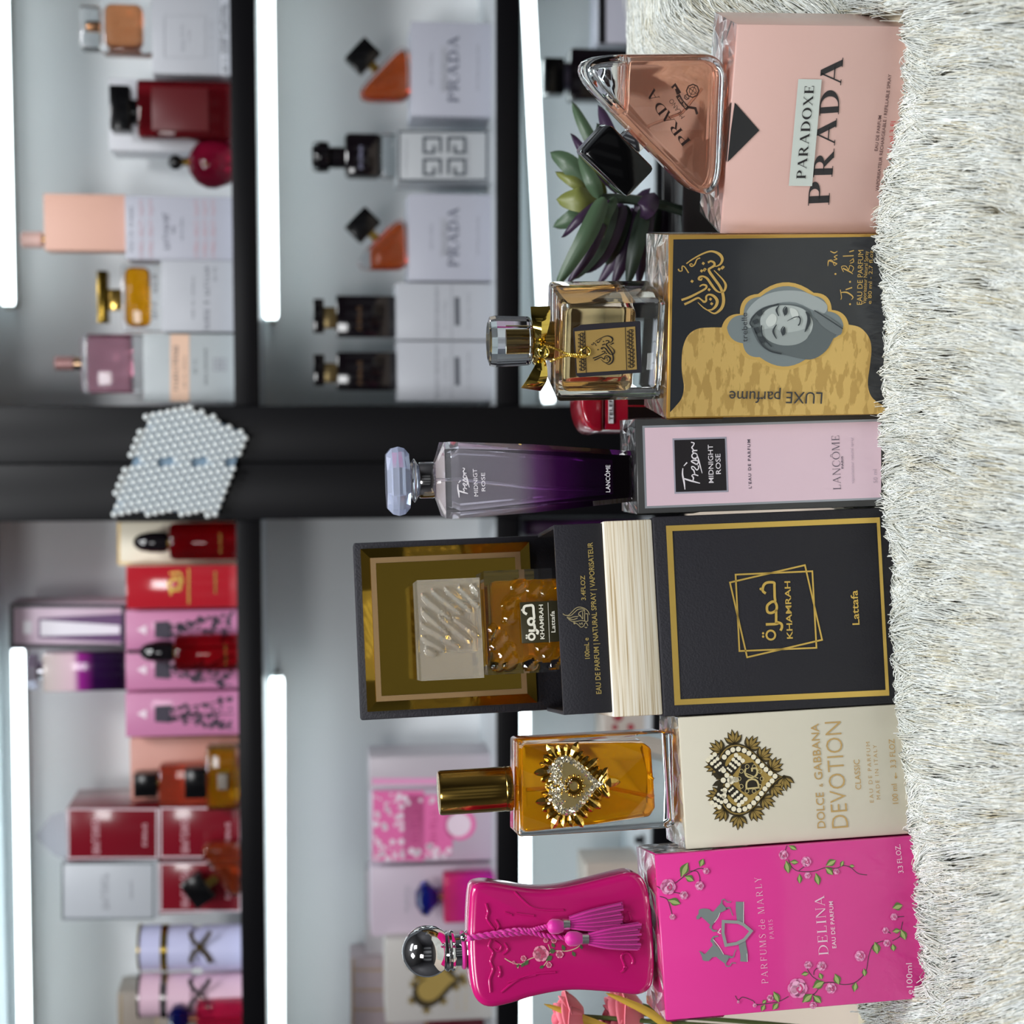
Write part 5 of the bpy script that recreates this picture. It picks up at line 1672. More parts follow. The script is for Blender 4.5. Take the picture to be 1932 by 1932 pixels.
dd = Dec(fr, yf-.0005, q2); dd.poly(scin); dd.build('portrait_ground', M((122, 132, 134), .4), o)
def clipc(ps):
    return ps
gs = [((164, 172, 172), [cr_spline([(760, 690), (790, 600), (880, 520), (1000, 480), (1150, 480), (1260, 520), (1340, 580), (1300, 640), (1120, 560), (960, 575), (840, 660), (800, 740)], 4, True)]),
      ((96, 104, 106), [cr_spline([(800, 700), (830, 640), (900, 590), (1000, 570), (1120, 575), (1210, 610), (1260, 680), (1420, 760), (1390, 800), (1330, 900), (1220, 960), (1050, 930), (930, 900), (850, 830)], 4, True)]),
      ((178, 186, 184), [cr_spline([(870, 690), (905, 620), (980, 585), (1080, 580), (1170, 605), (1215, 650), (1240, 700), (1225, 770), (1170, 830), (1080, 860), (980, 850), (900, 790)], 4, True)]),
      ((156, 164, 163), [cr_spline([(880, 760), (960, 740), (1040, 770), (1130, 760), (1215, 740), (1200, 810), (1120, 855), (1010, 858), (920, 820)], 4, True)]),
      ((206, 212, 208), [cr_spline([(910, 690), (950, 640), (985, 660), (975, 710), (930, 730)], 4, True), cr_spline([(1080, 600), (1120, 610), (1140, 650), (1110, 680), (1085, 640)], 4, True)]),
      ((112, 120, 122), [cr_spline([(1240, 620), (1330, 650), (1440, 730), (1420, 790), (1300, 720)], 4, True)])]
for i, (c, ps) in enumerate(gs):
    dd = Dec(fr, yf-.0006-.00006*i, q2)
    for p in ps:
        dd.poly(p)
    dd.build('portrait_tone', M(c, .45), o)
dd = Dec(fr, yf-.0011, q2)
for ex, ey in ((1052, 622), (1038, 762)):
    dd.poly(cr_spline([(ex+4, ey-32), (ex-14, ey-6), (ex-6, ey+28), (ex+10, ey+8)], 5, True))
    dd.line([(ex-4, ey-36), (ex-20, ey-8), (ex-8, ey+34)], [4, 8, 4], curve=5)
dd.line([(1004, 582), (985, 612), (1000, 655)], [5, 13, 6], curve=5); dd.line([(985, 715), (962, 762), (985, 815)], [6, 13, 5], curve=5)
dd.line([(1060, 690), (1110, 664), (1140, 660)], [3, 6, 4], curve=4)
dd.line([(1138, 656), (1152, 676), (1148, 706), (1136, 722)], 9, curve=5)
dd.poly(cr_spline([(1188, 624), (1200, 660), (1198, 700), (1182, 768), (1208, 735), (1224, 690), (1212, 640)], 5, True))
dd.line([(820, 735), (800, 700), (850, 630), (930, 590), (1000, 572)], 9, curve=5); dd.line([(830, 745), (880, 850), (940, 900), (1020, 920)], 10, curve=5); dd.line([(880, 720), (890, 800), (950, 870)], 8, curve=5); dd.line([(1250, 615), (1350, 680), (1450, 745)], 6, curve=5)
for p_ in ([(815, 690), (850, 672), (862, 700), (830, 716)], [(822, 740), (856, 730), (868, 770), (842, 782)], [(845, 640), (880, 612), (890, 640), (862, 660)], [(860, 800), (888, 800), (904, 838), (880, 846)]):
    dd.poly(p_)
dd.build('portrait_lines', M((56, 62, 66), .5), o)
dd = Dec(fr, yf-.0011, q2); dd.text('trebelle', (781, 836), (778, 632), 38, off=.0); dd.text('LUXE parfume', (1308, 1190), (655, 1180), 78, off=.0)
dd.build('dark_lettering', M((58, 60, 64), .4), o)
def calli(dd, f, s=1.0):
    W = lambda *a: [(q*1.25+5)*s for q in a]
    for ln, ws in (([(505, 530), (600, 460), (760, 370), (900, 318), (1000, 325), (1090, 375), (1130, 450), (1100, 530), (1040, 570), (1000, 575)], W(12, 14, 18, 20, 26, 36, 34, 24, 12, 6)),
                   ([(745, 430), (690, 455), (650, 540), (600, 575), (565, 550), (590, 530), (615, 545)], W(14, 12, 16, 14, 12, 10, 8)),
                   ([(365, 620), (385, 655), (430, 650), (430, 600), (440, 570), (480, 590), (545, 690)], W(18, 12, 10, 14, 10, 12, 14)),
                   ([(880, 510), (930, 485), (985, 510), (990, 560), (930, 600), (895, 630), (920, 690), (1000, 800), (1090, 930), (1140, 1060), (1150, 1200), (1110, 1310), (1020, 1385), (960, 1385), (890, 1345), (800, 1290), (705, 1200)], W(24, 20, 26, 30, 24, 28, 32, 30, 32, 36, 40, 36, 22, 16, 12, 12, 5)),
                   ([(985, 645), (1060, 720), (1150, 820), (1190, 910), (1160, 1000), (1090, 1025), (1020, 990), (940, 890), (870, 790), (800, 750), (740, 760), (720, 795), (760, 810), (780, 780)], W(8, 12, 18, 30, 24, 14, 24, 30, 28, 20, 26, 24, 20, 12)),
                   ([(735, 925), (790, 895), (850, 910), (840, 960), (720, 1030), (560, 1110), (420, 1160)], W(14, 18, 24, 24, 24, 28, 26)),
                   ([(470, 1235), (560, 1195), (700, 1125), (760, 1150), (810, 1190), (850, 1170), (850, 1100), (900, 1065), (980, 1090), (1040, 1170), (1020, 1260), (950, 1325), (880, 1330)], W(26, 26, 22, 16, 26, 24, 22, 20, 30, 38, 34, 20, 8))):
        dd.line([f(*p) for p in ln], ws, curve=6)
    for x, y in ((800, 525), (815, 640), (770, 655), (1125, 605), (1075, 625), (605, 835), (900, 980), (925, 1145), (945, 1225), (830, 630), (1145, 590)):
        a = 30
        dd.poly([f(x-a, y+4), f(x-6, y-a), f(x+a, y-6), f(x+4, y+a)])
dd = Dec(fr, yf-.0004, q9); calli(dd, lambda x, y: (x, y)); dd.build('calligraphy', GOLDL, o)
dd = Dec(fr, yf-.0004, q2)
for ln, ws in (([(1345, 305), (1350, 270), (1375, 265), (1390, 300), (1410, 285)], [4, 9, 5, 4, 5]), ([(1410, 290), (1385, 278), (1345, 265)], [9, 8, 4]), ([(1385, 262), (1408, 255), (1390, 240), (1412, 228)], 6), ([(1362, 200), (1390, 212), (1412, 200)], [5, 8, 4]),
               ([(1432, 470), (1440, 520), (1436, 540)], 5), ([(1435, 490), (1480, 490), (1520, 520), (1510, 540)], [5, 10, 8, 4]), ([(1470, 470), (1515, 455)], 8), ([(1450, 320), (1500, 345), (1520, 360)], [9, 9, 4]), ([(1455, 345), (1440, 310), (1470, 305), (1490, 330), (1500, 300), (1525, 315), (1515, 345)], 5),
               ([(1500, 285), (1525, 275), (1520, 255), (1500, 270), (1525, 250)], 6), ([(1450, 235), (1525, 232)], 7), ([(1495, 205), (1528, 195)], 7)):
    dd.line(ln, ws, curve=5)
for p in ((1398, 360), (1500, 415), (1500, 572)):
    dd.disc(p, 7)
dd.text('EAU DE PARFUM', (1584, 575), (1594, 192), 36, off=.0); dd.text('Vaporisateur Natural Spray', (1612, 570), (1628, 200), 26); dd.text('e 80 ml - 2.7 fl.oz', (1650, 570), (1662, 195), 26)
dd.build('gold_lettering', GOLDL, o)

o, fr = stand(bx, q1(1795, 840), .046, 'square bottle of pale amber perfume with a gold bow and a black tag', math.radians(-12))
YB = -.023
T1, T2, B1, B2 = [fr.hit(*q1(*p), YB) for p in ((790, 355), (778, 1305), (1795, 362), (1730, 1310))]
x0, x1 = (T2[0]+B2[0])/2, (T1[0]+B1[0])/2
zt = (T1[1]+T2[1])/2
MB().box(x0, x1, -.023, .023, 0, zt).build('glass', GLASS, o, bev=.002, seg=2)
zl = fr.hit(*q1(1520, 830), YB)[1]
MB().box(x0+.0045, x1-.0045, -.0185, .0185, zl, zt-.0035).build('liquid', inner((240, 206, 150), t=.95), o, bev=.004, seg=3)
cxn = (x0+x1)/2
u1 = .19669*.845/3000
_, zn = fr.hit(*q1(620, 800), 0); _, zc0 = fr.hit(*q1(505, 760), 0); _, zc1 = fr.hit(*q1(120, 740), 0)
MB().lathe([(190*u1, zt+.0002), (190*u1, zn), (165*u1, zn+.0005), (165*u1, zc0-.0002)], 28, (cxn, 0)).build('neck', GOLDC, o)
MB().lathe([(225*u1, zc0), (236*u1, zc0+.001), (248*u1, zc1-.003), (236*u1, zc1), (190*u1, zc1+.0008)], 14, (cxn, 0)).build('cap', GLASS, o, smooth=False)
MB().lathe([(88*u1, zc0+.001), (88*u1, zc0+(zc1-zc0)*.62)], 18, (cxn, 0)).build('cap_core', M((196, 164, 96), .15, metal=1), o)
GB = M((226, 196, 96), .07, metal=1)
BF = -.020
def B3(p, y):
    q = fr.hit(*q1(*p), BF)
    return (q[0], y, q[1])
def ribbon(name, rowsL, rowsR, ys):
    m = MB()
    L = cr_spline([B3(p, y) for p, y in zip(rowsL, ys)], 5)
    R = cr_spline([B3(p, y) for p, y in zip(rowsR, ys)], 5)
    n = len(L)
    mid = [((a[0]+b[0])/2, (a[1]+b[1])/2 - .0028*math.sin(PI*i/(n-1)), (a[2]+b[2])/2) for i, (a, b) in enumerate(zip(L, R))]
    vs = L + mid + R
    vs = vs + [(a, b+.0007, c) for a, b, c in vs]
    k = 3*n
    fs = []
    for i in range(n-1):
        for r in (0, n):
            fs += [(r+i, r+i+1, r+i+1+n, r+i+n), (k+r+i, k+r+i+n, k+r+i+1+n, k+r+i+1)]
        fs += [(i, k+i, k+i+1, i+1), (2*n+i, 2*n+i+1, k+2*n+i+1, k+2*n+i)]
    m.add(vs, fs).build(name, GB, o, ang=50)
y_ = -.0205
ribbon('bow_loop', [(570, 720), (540, 620), (515, 500), (512, 400)], [(650, 720), (655, 640), (690, 500), (700, 395)], [y_-.003, y_-.005, y_-.004, y_])
ribbon('bow_loop', [(590, 870), (520, 970), (460, 1080), (415, 1160)], [(650, 890), (660, 1000), (650, 1090), (600, 1190)], [y_-.003, y_-.006, y_-.005, y_-.003])
p = B3((618, 800), y_-.004)
MB().ball(p, (.0042, .0030, .0036), 18, 12).build('bow_knot', GB, o)
m = MB(); m.torus((p[0], p[1]-.002, p[2]), .0026, .0008, 'y', 20, 8)
m.build('bow_knot_fold', GB, o)
MB().torus((cxn, 0, B3((615, 800), 0)[2]), 200*u1, .0022, 'z', 32, 8).build('neck_ribbon', GB, o)
STR = M((214, 178, 80), .25, metal=.9)
yt_ = -.0258
for pa in ([(655, 745), (740, 770), (840, 815), (960, 825), (1020, 830)], [(690, 890), (760, 860), (850, 835), (960, 845), (1020, 840)]):
    twist([B3(q, yt_ - .0008 - .0006*(i > 2)) for i, q in enumerate(pa)], .0007, 2, 12).build('tag_string', STR, o)
TG = [(15, 640), (50, 630), (130, 600), (160, 570), (1375, 495), (1405, 1535), (140, 1630), (75, 1590)]
tg = [fr.hit(*q11(*p), yt_) for p in TG]
tag_ = MB().prism(roundpoly(tg, .0006, 3), yt_, yt_+.0006).build('tag', M((40, 38, 46), .45), o)
dd = Dec(fr, yt_-.0002, q11); dd.poly([(45, 700), (1270, 600), (1305, 1470), (95, 1545)]); dd.build('tag_gold_panel', M((196, 162, 96), .32, metal=.4), tag_)
dd = Dec(fr, yt_-.0004, q11)
calli(dd, lambda x, y: (380 + (x-360)*.565, 790 + (y-310)*.535 + 0), 1.1*.52)
for bx0_, bx1_, y0_, y1_ in ((75, 250, 690, 1540), (1065, 1240, 620, 1480)):
    n = 5
    for i in range(n*2):
        yy = y0_ + 40 + (y1_-y0_-80)*(i+.5)/(n*2) + 0
        s = bx0_ + (18 if i < n else 40)
        dd.hoop((s+95, yy), 44, 14, 14); dd.hoop((s+55, yy+18), 26, 9, 10); dd.hoop((s+130, yy-12), 30, 10, 10); dd.disc((s+30, yy), 11, 8)
    dd.line([(bx1_+(0 if bx0_ < 500 else -170), y0_), (bx1_+30+(0 if bx0_ < 500 else -170), y1_)], 14)
dd.build('tag_print', M((30, 28, 30), .45), tag_)
q = fr.hit(*q11(255, 1105), yt_)
MB().torus((q[0], yt_-.0007, q[1]), .0024, .0006, 'y', 24, 8).build('tag_eyelet', GB, tag_)

# ---------------- blush carton and the triangular bottle
bx = front_box('large blush pink carton with bold black serif lettering and a pale title label', (1359.5, 441.6), (1391.6, 45.2), .835, -24, (1652, 438.7), .050, M((218, 180, 171), .38, coat=.25), 6)
o, fr, wd, h, d = bx
yf = -d/2
dd = Dec(fr, yf-.0003, q4); dd.poly([(362, 812), (556, 1033), (305, 1285), (330, 1040)])
p0, p1 = fr.hit(*q4(362, 812), yf), fr.hit(*q4(305, 1285), yf)
dd.m.add([(p1[0], yf, h+.00015), (p0[0], yf, h+.00015), ((p0[0]+p1[0])/2, yf+.028, h+.00015)], [(0, 1, 2)])
dd.build('black_triangle', M((44, 44, 46), .35), o)
dd = Dec(fr, yf-.0003, q4)
for ch, a, b, hh_ in (('P', (1110, 1622), (1122, 1435), 166), ('R', (1135, 1400), (1152, 1190), 150), ('A', (1155, 1150), (1172, 945), 160), ('D', (1187, 905), (1194, 705), 152), ('A', (1205, 672), (1222, 465), 170)):
    dd.text(ch, a, b, hh_, 'serif', wt=1.1)
dd.build('brand_name', M((46, 44, 46), .45), o)
dd = Dec(fr, yf-.0006, q4); dd.poly([(866, 626), (1052, 630), (975, 1475), (790, 1472)]); dd.build('title_label', M((206, 214, 208), .5), o)
dd = Dec(fr, yf-.0009, q4); dd.text('PARADOXE', (922, 1418), (992, 678), 72, 'serif', wt=.95, gap=.12); dd.build('title_lettering', M((40, 38, 40), .45), o)
dd = Dec(fr, yf-.0003, q4); dd.text('EAU DE PARFUM', (1494, 1196), (1526, 915), 24, off=.008); dd.text('VAPORISATEUR RECHARGEABLE / REFILLABLE SPRAY', (1502, 1512), (1604, 588), 24, off=.008); dd.build('small_lettering', M((92, 66, 66), .45), o)
dd = Dec(fr, yf-.0003, q4); dd.text('e 90 ml 3 Fl', (1605, 1275), (1638, 962), 38); dd.build('volume_lettering', M((206, 92, 92), .45), o)

o, fr = stand(bx, q3(1480, 600), .034, 'triangular bottle of peach perfume with a black block cap on its slanting side', math.radians(9))
YP = -.017
tri = [fr.hit(*q3(*p), YP) for p in ((196, 94), (1500, 84), (1424, 1335))]
tri[1] = (tri[1][0], 0.0); tri[2] = (tri[2][0], 0.0)
shp = roundpoly(tri, [.0125, .013, .0125], 10)
MB().prism(shp, -.017, .017).build('glass', GLASS, o, bev=.005, seg=4, ang=60)
ins = inset(shp, .0038)
lvl = fr.hit(*q3(712, 250), YP)[1]
MB().prism(clip_below(ins, lvl), -.0135, .0135).build('liquid', inner((250, 186, 158), t=.74), o, bev=.003, seg=2, ang=60)
top_ = clip_below([(a, -b) for a, b in ins], -lvl-.0004)
MB().prism([(a, -b) for a, b in top_], -.0135, .0135).build('air_pocket', inner((252, 250, 250), True), o, bev=.002, ang=60)
a, b = V(tri[0]), V(tri[2])
dv = (b-a).normalized(); nv = V((-dv.y, dv.x))
if nv.y < 0: nv = -nv
cc = V(fr.hit(*q3(642, 905), YP))
u_ = .24848*.835/3000
def blk2(c, hd, hn, hy, name, mat, bev):
    q = [c + dv*s*hd + nv*t*hn for s, t in ((-1, -1), (1, -1), (1, 1), (-1, 1))]
    MB().prism([tuple(p) for p in q], -hy, hy).build(name, mat, o, bev=bev, seg=2)
hn = 148*u_
dist = (cc-a).dot(nv) - hn
CAPB = M((7, 7, 8), .1, spec=.35)
blk2(cc, 236*u_, hn, .0145, 'cap', CAPB, .0022)
if dist > .0005:
    blk2(cc - nv*(hn + dist/2), .0060, dist/2-.0001, .006, 'neck', SILVER, .0004)
MB().tube([tuple((cc - nv*(hn+dist+.007)).to_3d().xzy), (0.004, 0, .02), (.016, .002, .010)], .0008, 8).build('dip_tube', inner((246, 226, 214)), o)
dd = Dec(fr, YP-.0004, q3)
for ch, p, q in (('P', (1162, 762), (1110, 690)), ('R', (1102, 686), (1044, 604)), ('A', (1042, 602), (990, 522)), ('D', (985, 528), (930, 452)), ('A', (926, 432), (880, 356))):
    dd.text(ch, (p[0]+20, p[1]-12), (q[0]+20, q[1]-12), 72, 'serif', wt=.9)
dd.text('MILANO', (1136, 560), (1040, 425), 34, off=-.01)
dd.build('lettering', M((34, 18, 16), .4), o)
dd = Dec(fr, YP-.0004, q3)
dd.line([(1036, 345), (1062, 320), (1100, 385)], 16); dd.line([(1082, 400), (1110, 450), (1160, 505)], 34, curve=5); dd.line([(1150, 490), (1215, 500), (1230, 545)], 18); dd.line([(1085, 395), (1070, 350)], 22)
dd.hoop((1195, 368), 52, 9, 8); dd.hoop((1195, 368), 30, 5, 7); dd.line([(1160, 340), (1230, 395)], 4); dd.line([(1175, 410), (1215, 325)], 4)
dd.hoop((1150, 415), 22, 7, 6); dd.line([(1140, 410), (1165, 430)], 5)
dd.build('emblem', M((52, 34, 30), .4), o)
dd = Dec(fr, YP-.0006, q3); dd.text('DAL 1913', (1150, 488), (1095, 415), 14, off=.01); dd.build('ribbon_lettering', M((214, 160, 134), .4), o)
PRADA_FR = bx

# ------------------------------------------------------------------ just behind the row: plant, roses, red booth
GF = Fr(V((0, 0, 0)), V((1, 0, 0)), V((0, 1, 0)), V((0, 0, 1)))
def leaf3(m, a, c, b, wd, th=.0012, face=None):
    sp = [V(p) for p in cr_spline([a, c, b], 6)]
    n = len(sp)
    vs, fs = [], []
    for i, p in enumerate(sp):
        t = (sp[min(i+1, n-1)] - sp[max(i-1, 0)]).normalized()
        f = V(face or (0, -1, .25))
        sd = t.cross(f).normalized()
        nr = sd.cross(t).normalized()
        s = i/(n-1)
        k = wd/2 * max(.06, (math.sin(PI*min(1, s**.8*.93+.07))**.6))
        for u, q in ((-1, .0), (-.5, .7), (0, .25), (.5, .7), (1, .0), (.5, -.6), (0, -1), (-.5, -.6)):
            vs.append(p + sd*u*k - nr*(q*th + abs(u)*k*.25))
    for i in range(n-1):
        for j in range(8):
            k = (j+1) % 8
            fs.append((i*8+j, i*8+k, (i+1)*8+k, (i+1)*8+j))
    fs += [tuple(range(7, -1, -1)), tuple(range((n-1)*8, n*8))]
    m.add(vs, fs)
PY = .155
px_, _ = GF.hit(1300, 372, PY)
PF = Fr(V((px_, PY, 0)), GF.X, GF.Y, GF.Z)
plant = thing('potted_succulent', 'artificial succulent with green and purple leaves in a black pot', 'plant', PF)
xl, xr, _, zt = rect(PF, 1268, 1400, 320, 446)
MB().lathe([(.036, 0), (.040, .004), (.044, zt-.004), (.0445, zt), (.040, zt), (.039, zt-.006)], 4, ((xl+xr)/2, 0), ang0=0).build('pot', M((14, 13, 16), .35), plant, bev=.001)
LG, LY, LP, LD = M((64, 84, 62), .42), M((104, 110, 56), .42), M((50, 34, 56), .4), M((38, 50, 40), .45)
rn = random.Random(11)
for a, c, b, wd, mt in (
        ((470, 1190), (260, 930), (118, 838), 120, LG), ((470, 1180), (290, 1060), (155, 985), 70, LY), ((480, 1190), (330, 1190), (165, 1195), 150, LY), ((450, 1200), (290, 1330), (140, 1400), 110, LG), ((470, 1210), (330, 1340), (205, 1480), 60, LP), ((480, 1180), (420, 1040), (330, 860), 90, LG), ((520, 1190), (470, 1050), (420, 920), 80, LY),
        ((520, 1180), (380, 1480), (160, 1850), 110, LG), ((560, 1200), (430, 1560), (240, 1840), 70, LP), ((600, 1230), (470, 1560), (290, 1800), 100, LD), ((660, 1230), (500, 1580), (355, 1745), 130, LP), ((690, 1240), (600, 1500), (545, 1690), 120, LD), ((740, 1260), (640, 1560), (470, 1850), 90, LP), ((770, 1260), (680, 1600), (590, 1850), 90, LP), ((830, 1240), (760, 1560), (700, 1840), 100, LD), ((880, 1200), (820, 1560), (780, 1850), 80, LP), ((930, 1180), (890, 1500), (850, 1860), 80, LD), ((600, 1180), (520, 1330), (500, 1500), 80, LG), ((980, 1250), (950, 1550), (880, 1750), 70, LP),
        ((760, 1180), (860, 1200), (940, 1230), 170, LP), ((700, 1120), (560, 700), (480, 480), 90, LP), ((640, 1120), (400, 700), (280, 455), 80, LG), ((620, 1140), (380, 850), (272, 695), 60, LP), ((680, 1120), (560, 780), (470, 620), 110, LD), ((900, 1150), (840, 1260), (800, 1330), 120, LP)):
    yy = rn.uniform(-.035, .02)
    P = [(lambda q, dy: (q[0], yy+dy, q[1]))(PF.hit(*q3(*p), yy+dy), dy) for p, dy in ((a, 0), (c, -.006), (b, .004))]
    m = MB()
    leaf3(m, *P, wd*1.3*.24848/3000, face=(rn.uniform(-.3, .3), -1, rn.uniform(.1, .6)))
    m.build('leaf', mt, plant, ang=70)
st = [PF.hit(*q3(*p), -.005) for p in ((1180, 1290), (950, 1230), (700, 1190), (480, 1185))]
MB().tube(cr_spline([((xl+xr)/2, 0, zt-.02)] + [(a, -.005, b) for a, b in st], 6), .0032, 8).build('stem', LD, plant)

# pink roses
RY = .075
rx_, _ = GF.hit(1200, 1975, RY)
RF = Fr(V((rx_, RY, 0)), GF.X, GF.Y, GF.Z)
ros = thing('rose_bouquet', 'pink artificial roses with golden grass blades behind the magenta carton', 'flowers', RF)
PKR, PKD = M((232, 120, 136), .55, sheen=.2), M((214, 92, 112), .55, sheen=.2)
for (cx, cy), r, s in (((1310, 1090), 118, 1), ((1640, 1075), 150, 2), ((1560, 1230), 120, 3)):
    q = RF.hit(*k1(cx, cy), .01*s-.015)
    R = r*1.15*.31056*.92/3000
    rnd = random.Random(s)
    c0 = V((q[0], .01*s-.015, q[1]-R*.8))
    for whorl, (n, k, hh, op) in enumerate(((3, .36, 1.42, .05), (4, .62, 1.36, .15), (5, .9, 1.2, .35), (5, 1.08, 1.0, .6))):
        for i in range(n):
            a0 = 2*PI*i/n + whorl*.7 + rnd.uniform(-.2, .2)
            vs, fs = [], []
            for ti in range(7):
                t = ti/6
                for si in range(7):
                    sg = si/3-1
                    an = a0 + sg*(PI/n)*1.35
                    rr = R*k*(.42 + .58*math.sin(min(1, t*1.25)*PI/2)) * (1 + op*.45*max(0, t-.6)) * (1 - .05*abs(sg))
                    z = R*hh*(t - .16*sg*sg*t) - (op*R*.3 if ti == 6 else 0)
                    vs.append(c0 + V((rr*math.cos(an), rr*math.sin(an), z)))
            for ti in range(6):
                for si in range(6):
                    b_ = ti*7+si
                    fs.append((b_, b_+1, b_+8, b_+7))
            o = MB().add(vs, fs).build('petal', PKD if whorl == 0 else PKR, ros, ang=80)
            md = o.modifiers.new('thickness', 'SOLIDIFY')
            md.thickness = .0005
    MB().tube(cr_spline([c0 + V((0, 0, R*.1)), V((c0.x*.5, c0.y, c0.z*.5)), V((0, 0, 0))], 5), .0014, 6).build('stem', M((92, 110, 60), .5), ros)
GRS = M((196, 160, 62), .45)
for ln in (((1850, 1290), (1480, 1130), (1180, 1012)), ((2100, 1290), (1840, 1080), (1555, 945))):
    P = [(lambda q: (q[0], -.012, q[1]))(RF.hit(*k1(*p), -.012)) for p in ln]
    m = MB(); leaf3(m, *P, .0055, .0006); m.build('grass_blade', GRS, ros, ang=70)
for a, c, b, wd, mt in (((2010, 1240), (1900, 1110), (1780, 1010), 60, LY), ((2060, 1260), (1940, 1130), (1850, 1030), 60, LG), ((1700, 1260), (1560, 1180), (1480, 1120), 70, LG)):
    P = [(lambda q: (q[0], .0, q[1]))(RF.hit(*k1(*p), .0)) for p in (a, c, b)]
    m = MB(); leaf3(m, *P, wd*.31*.9/3000); m.build('leaf', mt, ros, ang=70)
    P0 = V(P[0]); P0 = P0
    MB().tube([P0, V((P0.x*.4, P0.y, P0.z*.4)), V((0, 0, .0))], .0009, 6).build('stem', M((92, 110, 60), .5), ros)

# red telephone booth figure
BY = .115
bl, br_, _, bt = rect(GF, 1096, 1400, 688, 812, BY)
BF_ = Fr(V(((bl+br_)/2, BY+.022, 0)), GF.X, GF.Y, GF.Z)
bo = thing('telephone_booth_figure', 'small glossy red telephone booth figure behind the black gold carton', 'figurine', BF_)
wb = br_-bl; fy = -.022
REDG = M((134, 12, 32), .15, coat=.5)
zs1, zs0 = BF_.hit(1140, 780, fy)[1], BF_.hit(1163, 780, fy)[1]
MB().box(-wb/2, wb/2, -.022, .022, .008, zs1-.0002).build('body', REDG, bo, bev=.001)
MB().box(-wb/2-.002, wb/2+.002, -.024, .024, 0, .0078).build('base', REDG, bo, bev=.001)
n = 12
dome = [(-wb/2-.001, zs1)] + [(-(wb/2+.001)*math.cos(PI*i/n), zs1+.003+(bt-zs1-.003)*math.sin(PI*i/n)**.8) for i in range(n+1)] + [(wb/2+.001, zs1)]
MB().prism(dome, -.023, .023).build('roof', REDG, bo, bev=.0025, seg=3)
s0, s1 = BF_.hit(1157, 798, fy)[1], BF_.hit(1148, 798, fy)[1]
MB().box(-wb*.40, wb*.40, fy-.0008, fy-.0001, s0, s1).build('sign_panel', M((222, 222, 226), .4), bo)
dd = Dec(BF_, fy-.001, ID); c_ = BF_.hit(1157, 790, fy)
dd.text('TELEPHONE', (1156, 794), (1155, 706), 6.5, off=.01); dd.build('sign_lettering', M((40, 38, 44), .5), bo)
for i in range(3):
    for j in range(6):
        xa = -wb*.38 + i*wb*.26
        za = .014 + j*(s0-.020)/6
        MB().box(xa, xa+wb*.235, fy-.0006, fy-.0001, za, za+(s0-.020)/6-.003).build('window_pane', M((16, 12, 16), .1), bo)

# ------------------------------------------------------------------ the fur rug
CONT = ((0, ((1722, 1885), (1715, 1740), (1706, 1580))), (1, ((1706, 1575), (1698, 1465), (1690, 1355))), (2, ((1682, 1330), (1672, 1150), (1660, 960))), (3, ((1654, 952), (1656, 870), (1651, 785))),
        (4, ((1643, 778), (1660, 600), (1643, 442))), (5, ((1652, 438), (1664, 360), (1681, 240), (1690, 140), (1676, 50))))
CON = []
for k_, ps_ in CONT:
    fr_, w_, d_ = FOOT[k_]
    for p_ in ps_:
        a_, c_ = fr_.hit(*p_, -d_/2)
        q_ = fr_.at(a_, -d_/2, c_)
        CON.append((q_.x, q_.z))
CON.sort()
CXs = np.array([-.45] + [c[0] for c in CON] + [.5])
CZs = np.array([CON[0][1]-.004] + [c[1] for c in CON] + [CON[-1][1]+.004])
PILE = .011
def sstep(a, b, x):
    t = np.clip((x-a)/(b-a), 0, 1)
    return t*t*(3-2*t)
def rug_z(x, y):
    k = np.linspace(-.018, .018, 5)
    z = sum(np.interp(x+q, CXs, CZs) for q in k)/5 - PILE*.72
    z = z + .003*np.sin(x*23+1)*np.sin(y*31) * sstep(-.02, -.06, y)
    z = z - .010*sstep(-.03, -.25, y)
    z = z + .078*sstep(.235, .30, x - np.maximum(0, .02-y)*.6)*sstep(.0, .075, y)
    return z
X0, X1, Y0_, Y1_ = -.40, .46, -.30, .20
def yback(x):
    return np.where(x > .245, .20, .065)
nx, ny = 90, 60
gx = np.linspace(X0, X1, nx); vs = []; fs = []
for j in range(ny):
    for i in range(nx):
        yb_ = float(yback(gx[i]))
        y = Y0_ + (yb_-Y0_)*j/(ny-1)
        vs.append((gx[i], y, float(rug_z(gx[i], np.array(y)))))
nb = len(vs)
for j in range(ny):
    for i in range(nx):
        vs.append((vs[j*nx+i][0], vs[j*nx+i][1], .0006))
for j in range(ny-1):
    for i in range(nx-1):
        a = j*nx+i
        fs += [(a, a+1, a+nx+1, a+nx), (nb+a, nb+a+nx, nb+a+nx+1, nb+a+1)]
for i in range(nx-1):
    fs += [(i, nb+i, nb+i+1, i+1), ((ny-1)*nx+i, (ny-1)*nx+i+1, nb+(ny-1)*nx+i+1, nb+(ny-1)*nx+i)]
for j in range(ny-1):
    fs += [(j*nx, (j+1)*nx, nb+(j+1)*nx, nb+j*nx), (j*nx+nx-1, nb+j*nx+nx-1, nb+(j+1)*nx+nx-1, (j+1)*nx+nx-1)]
rug = MB().add(vs, fs).build('fur_rug', M((222, 212, 186), .9), None, ang=70)
rug['label'] = 'shaggy off-white fur rug under all the perfume cartons'
rug['category'] = 'rug'
R_ = np.random.default_rng(4)
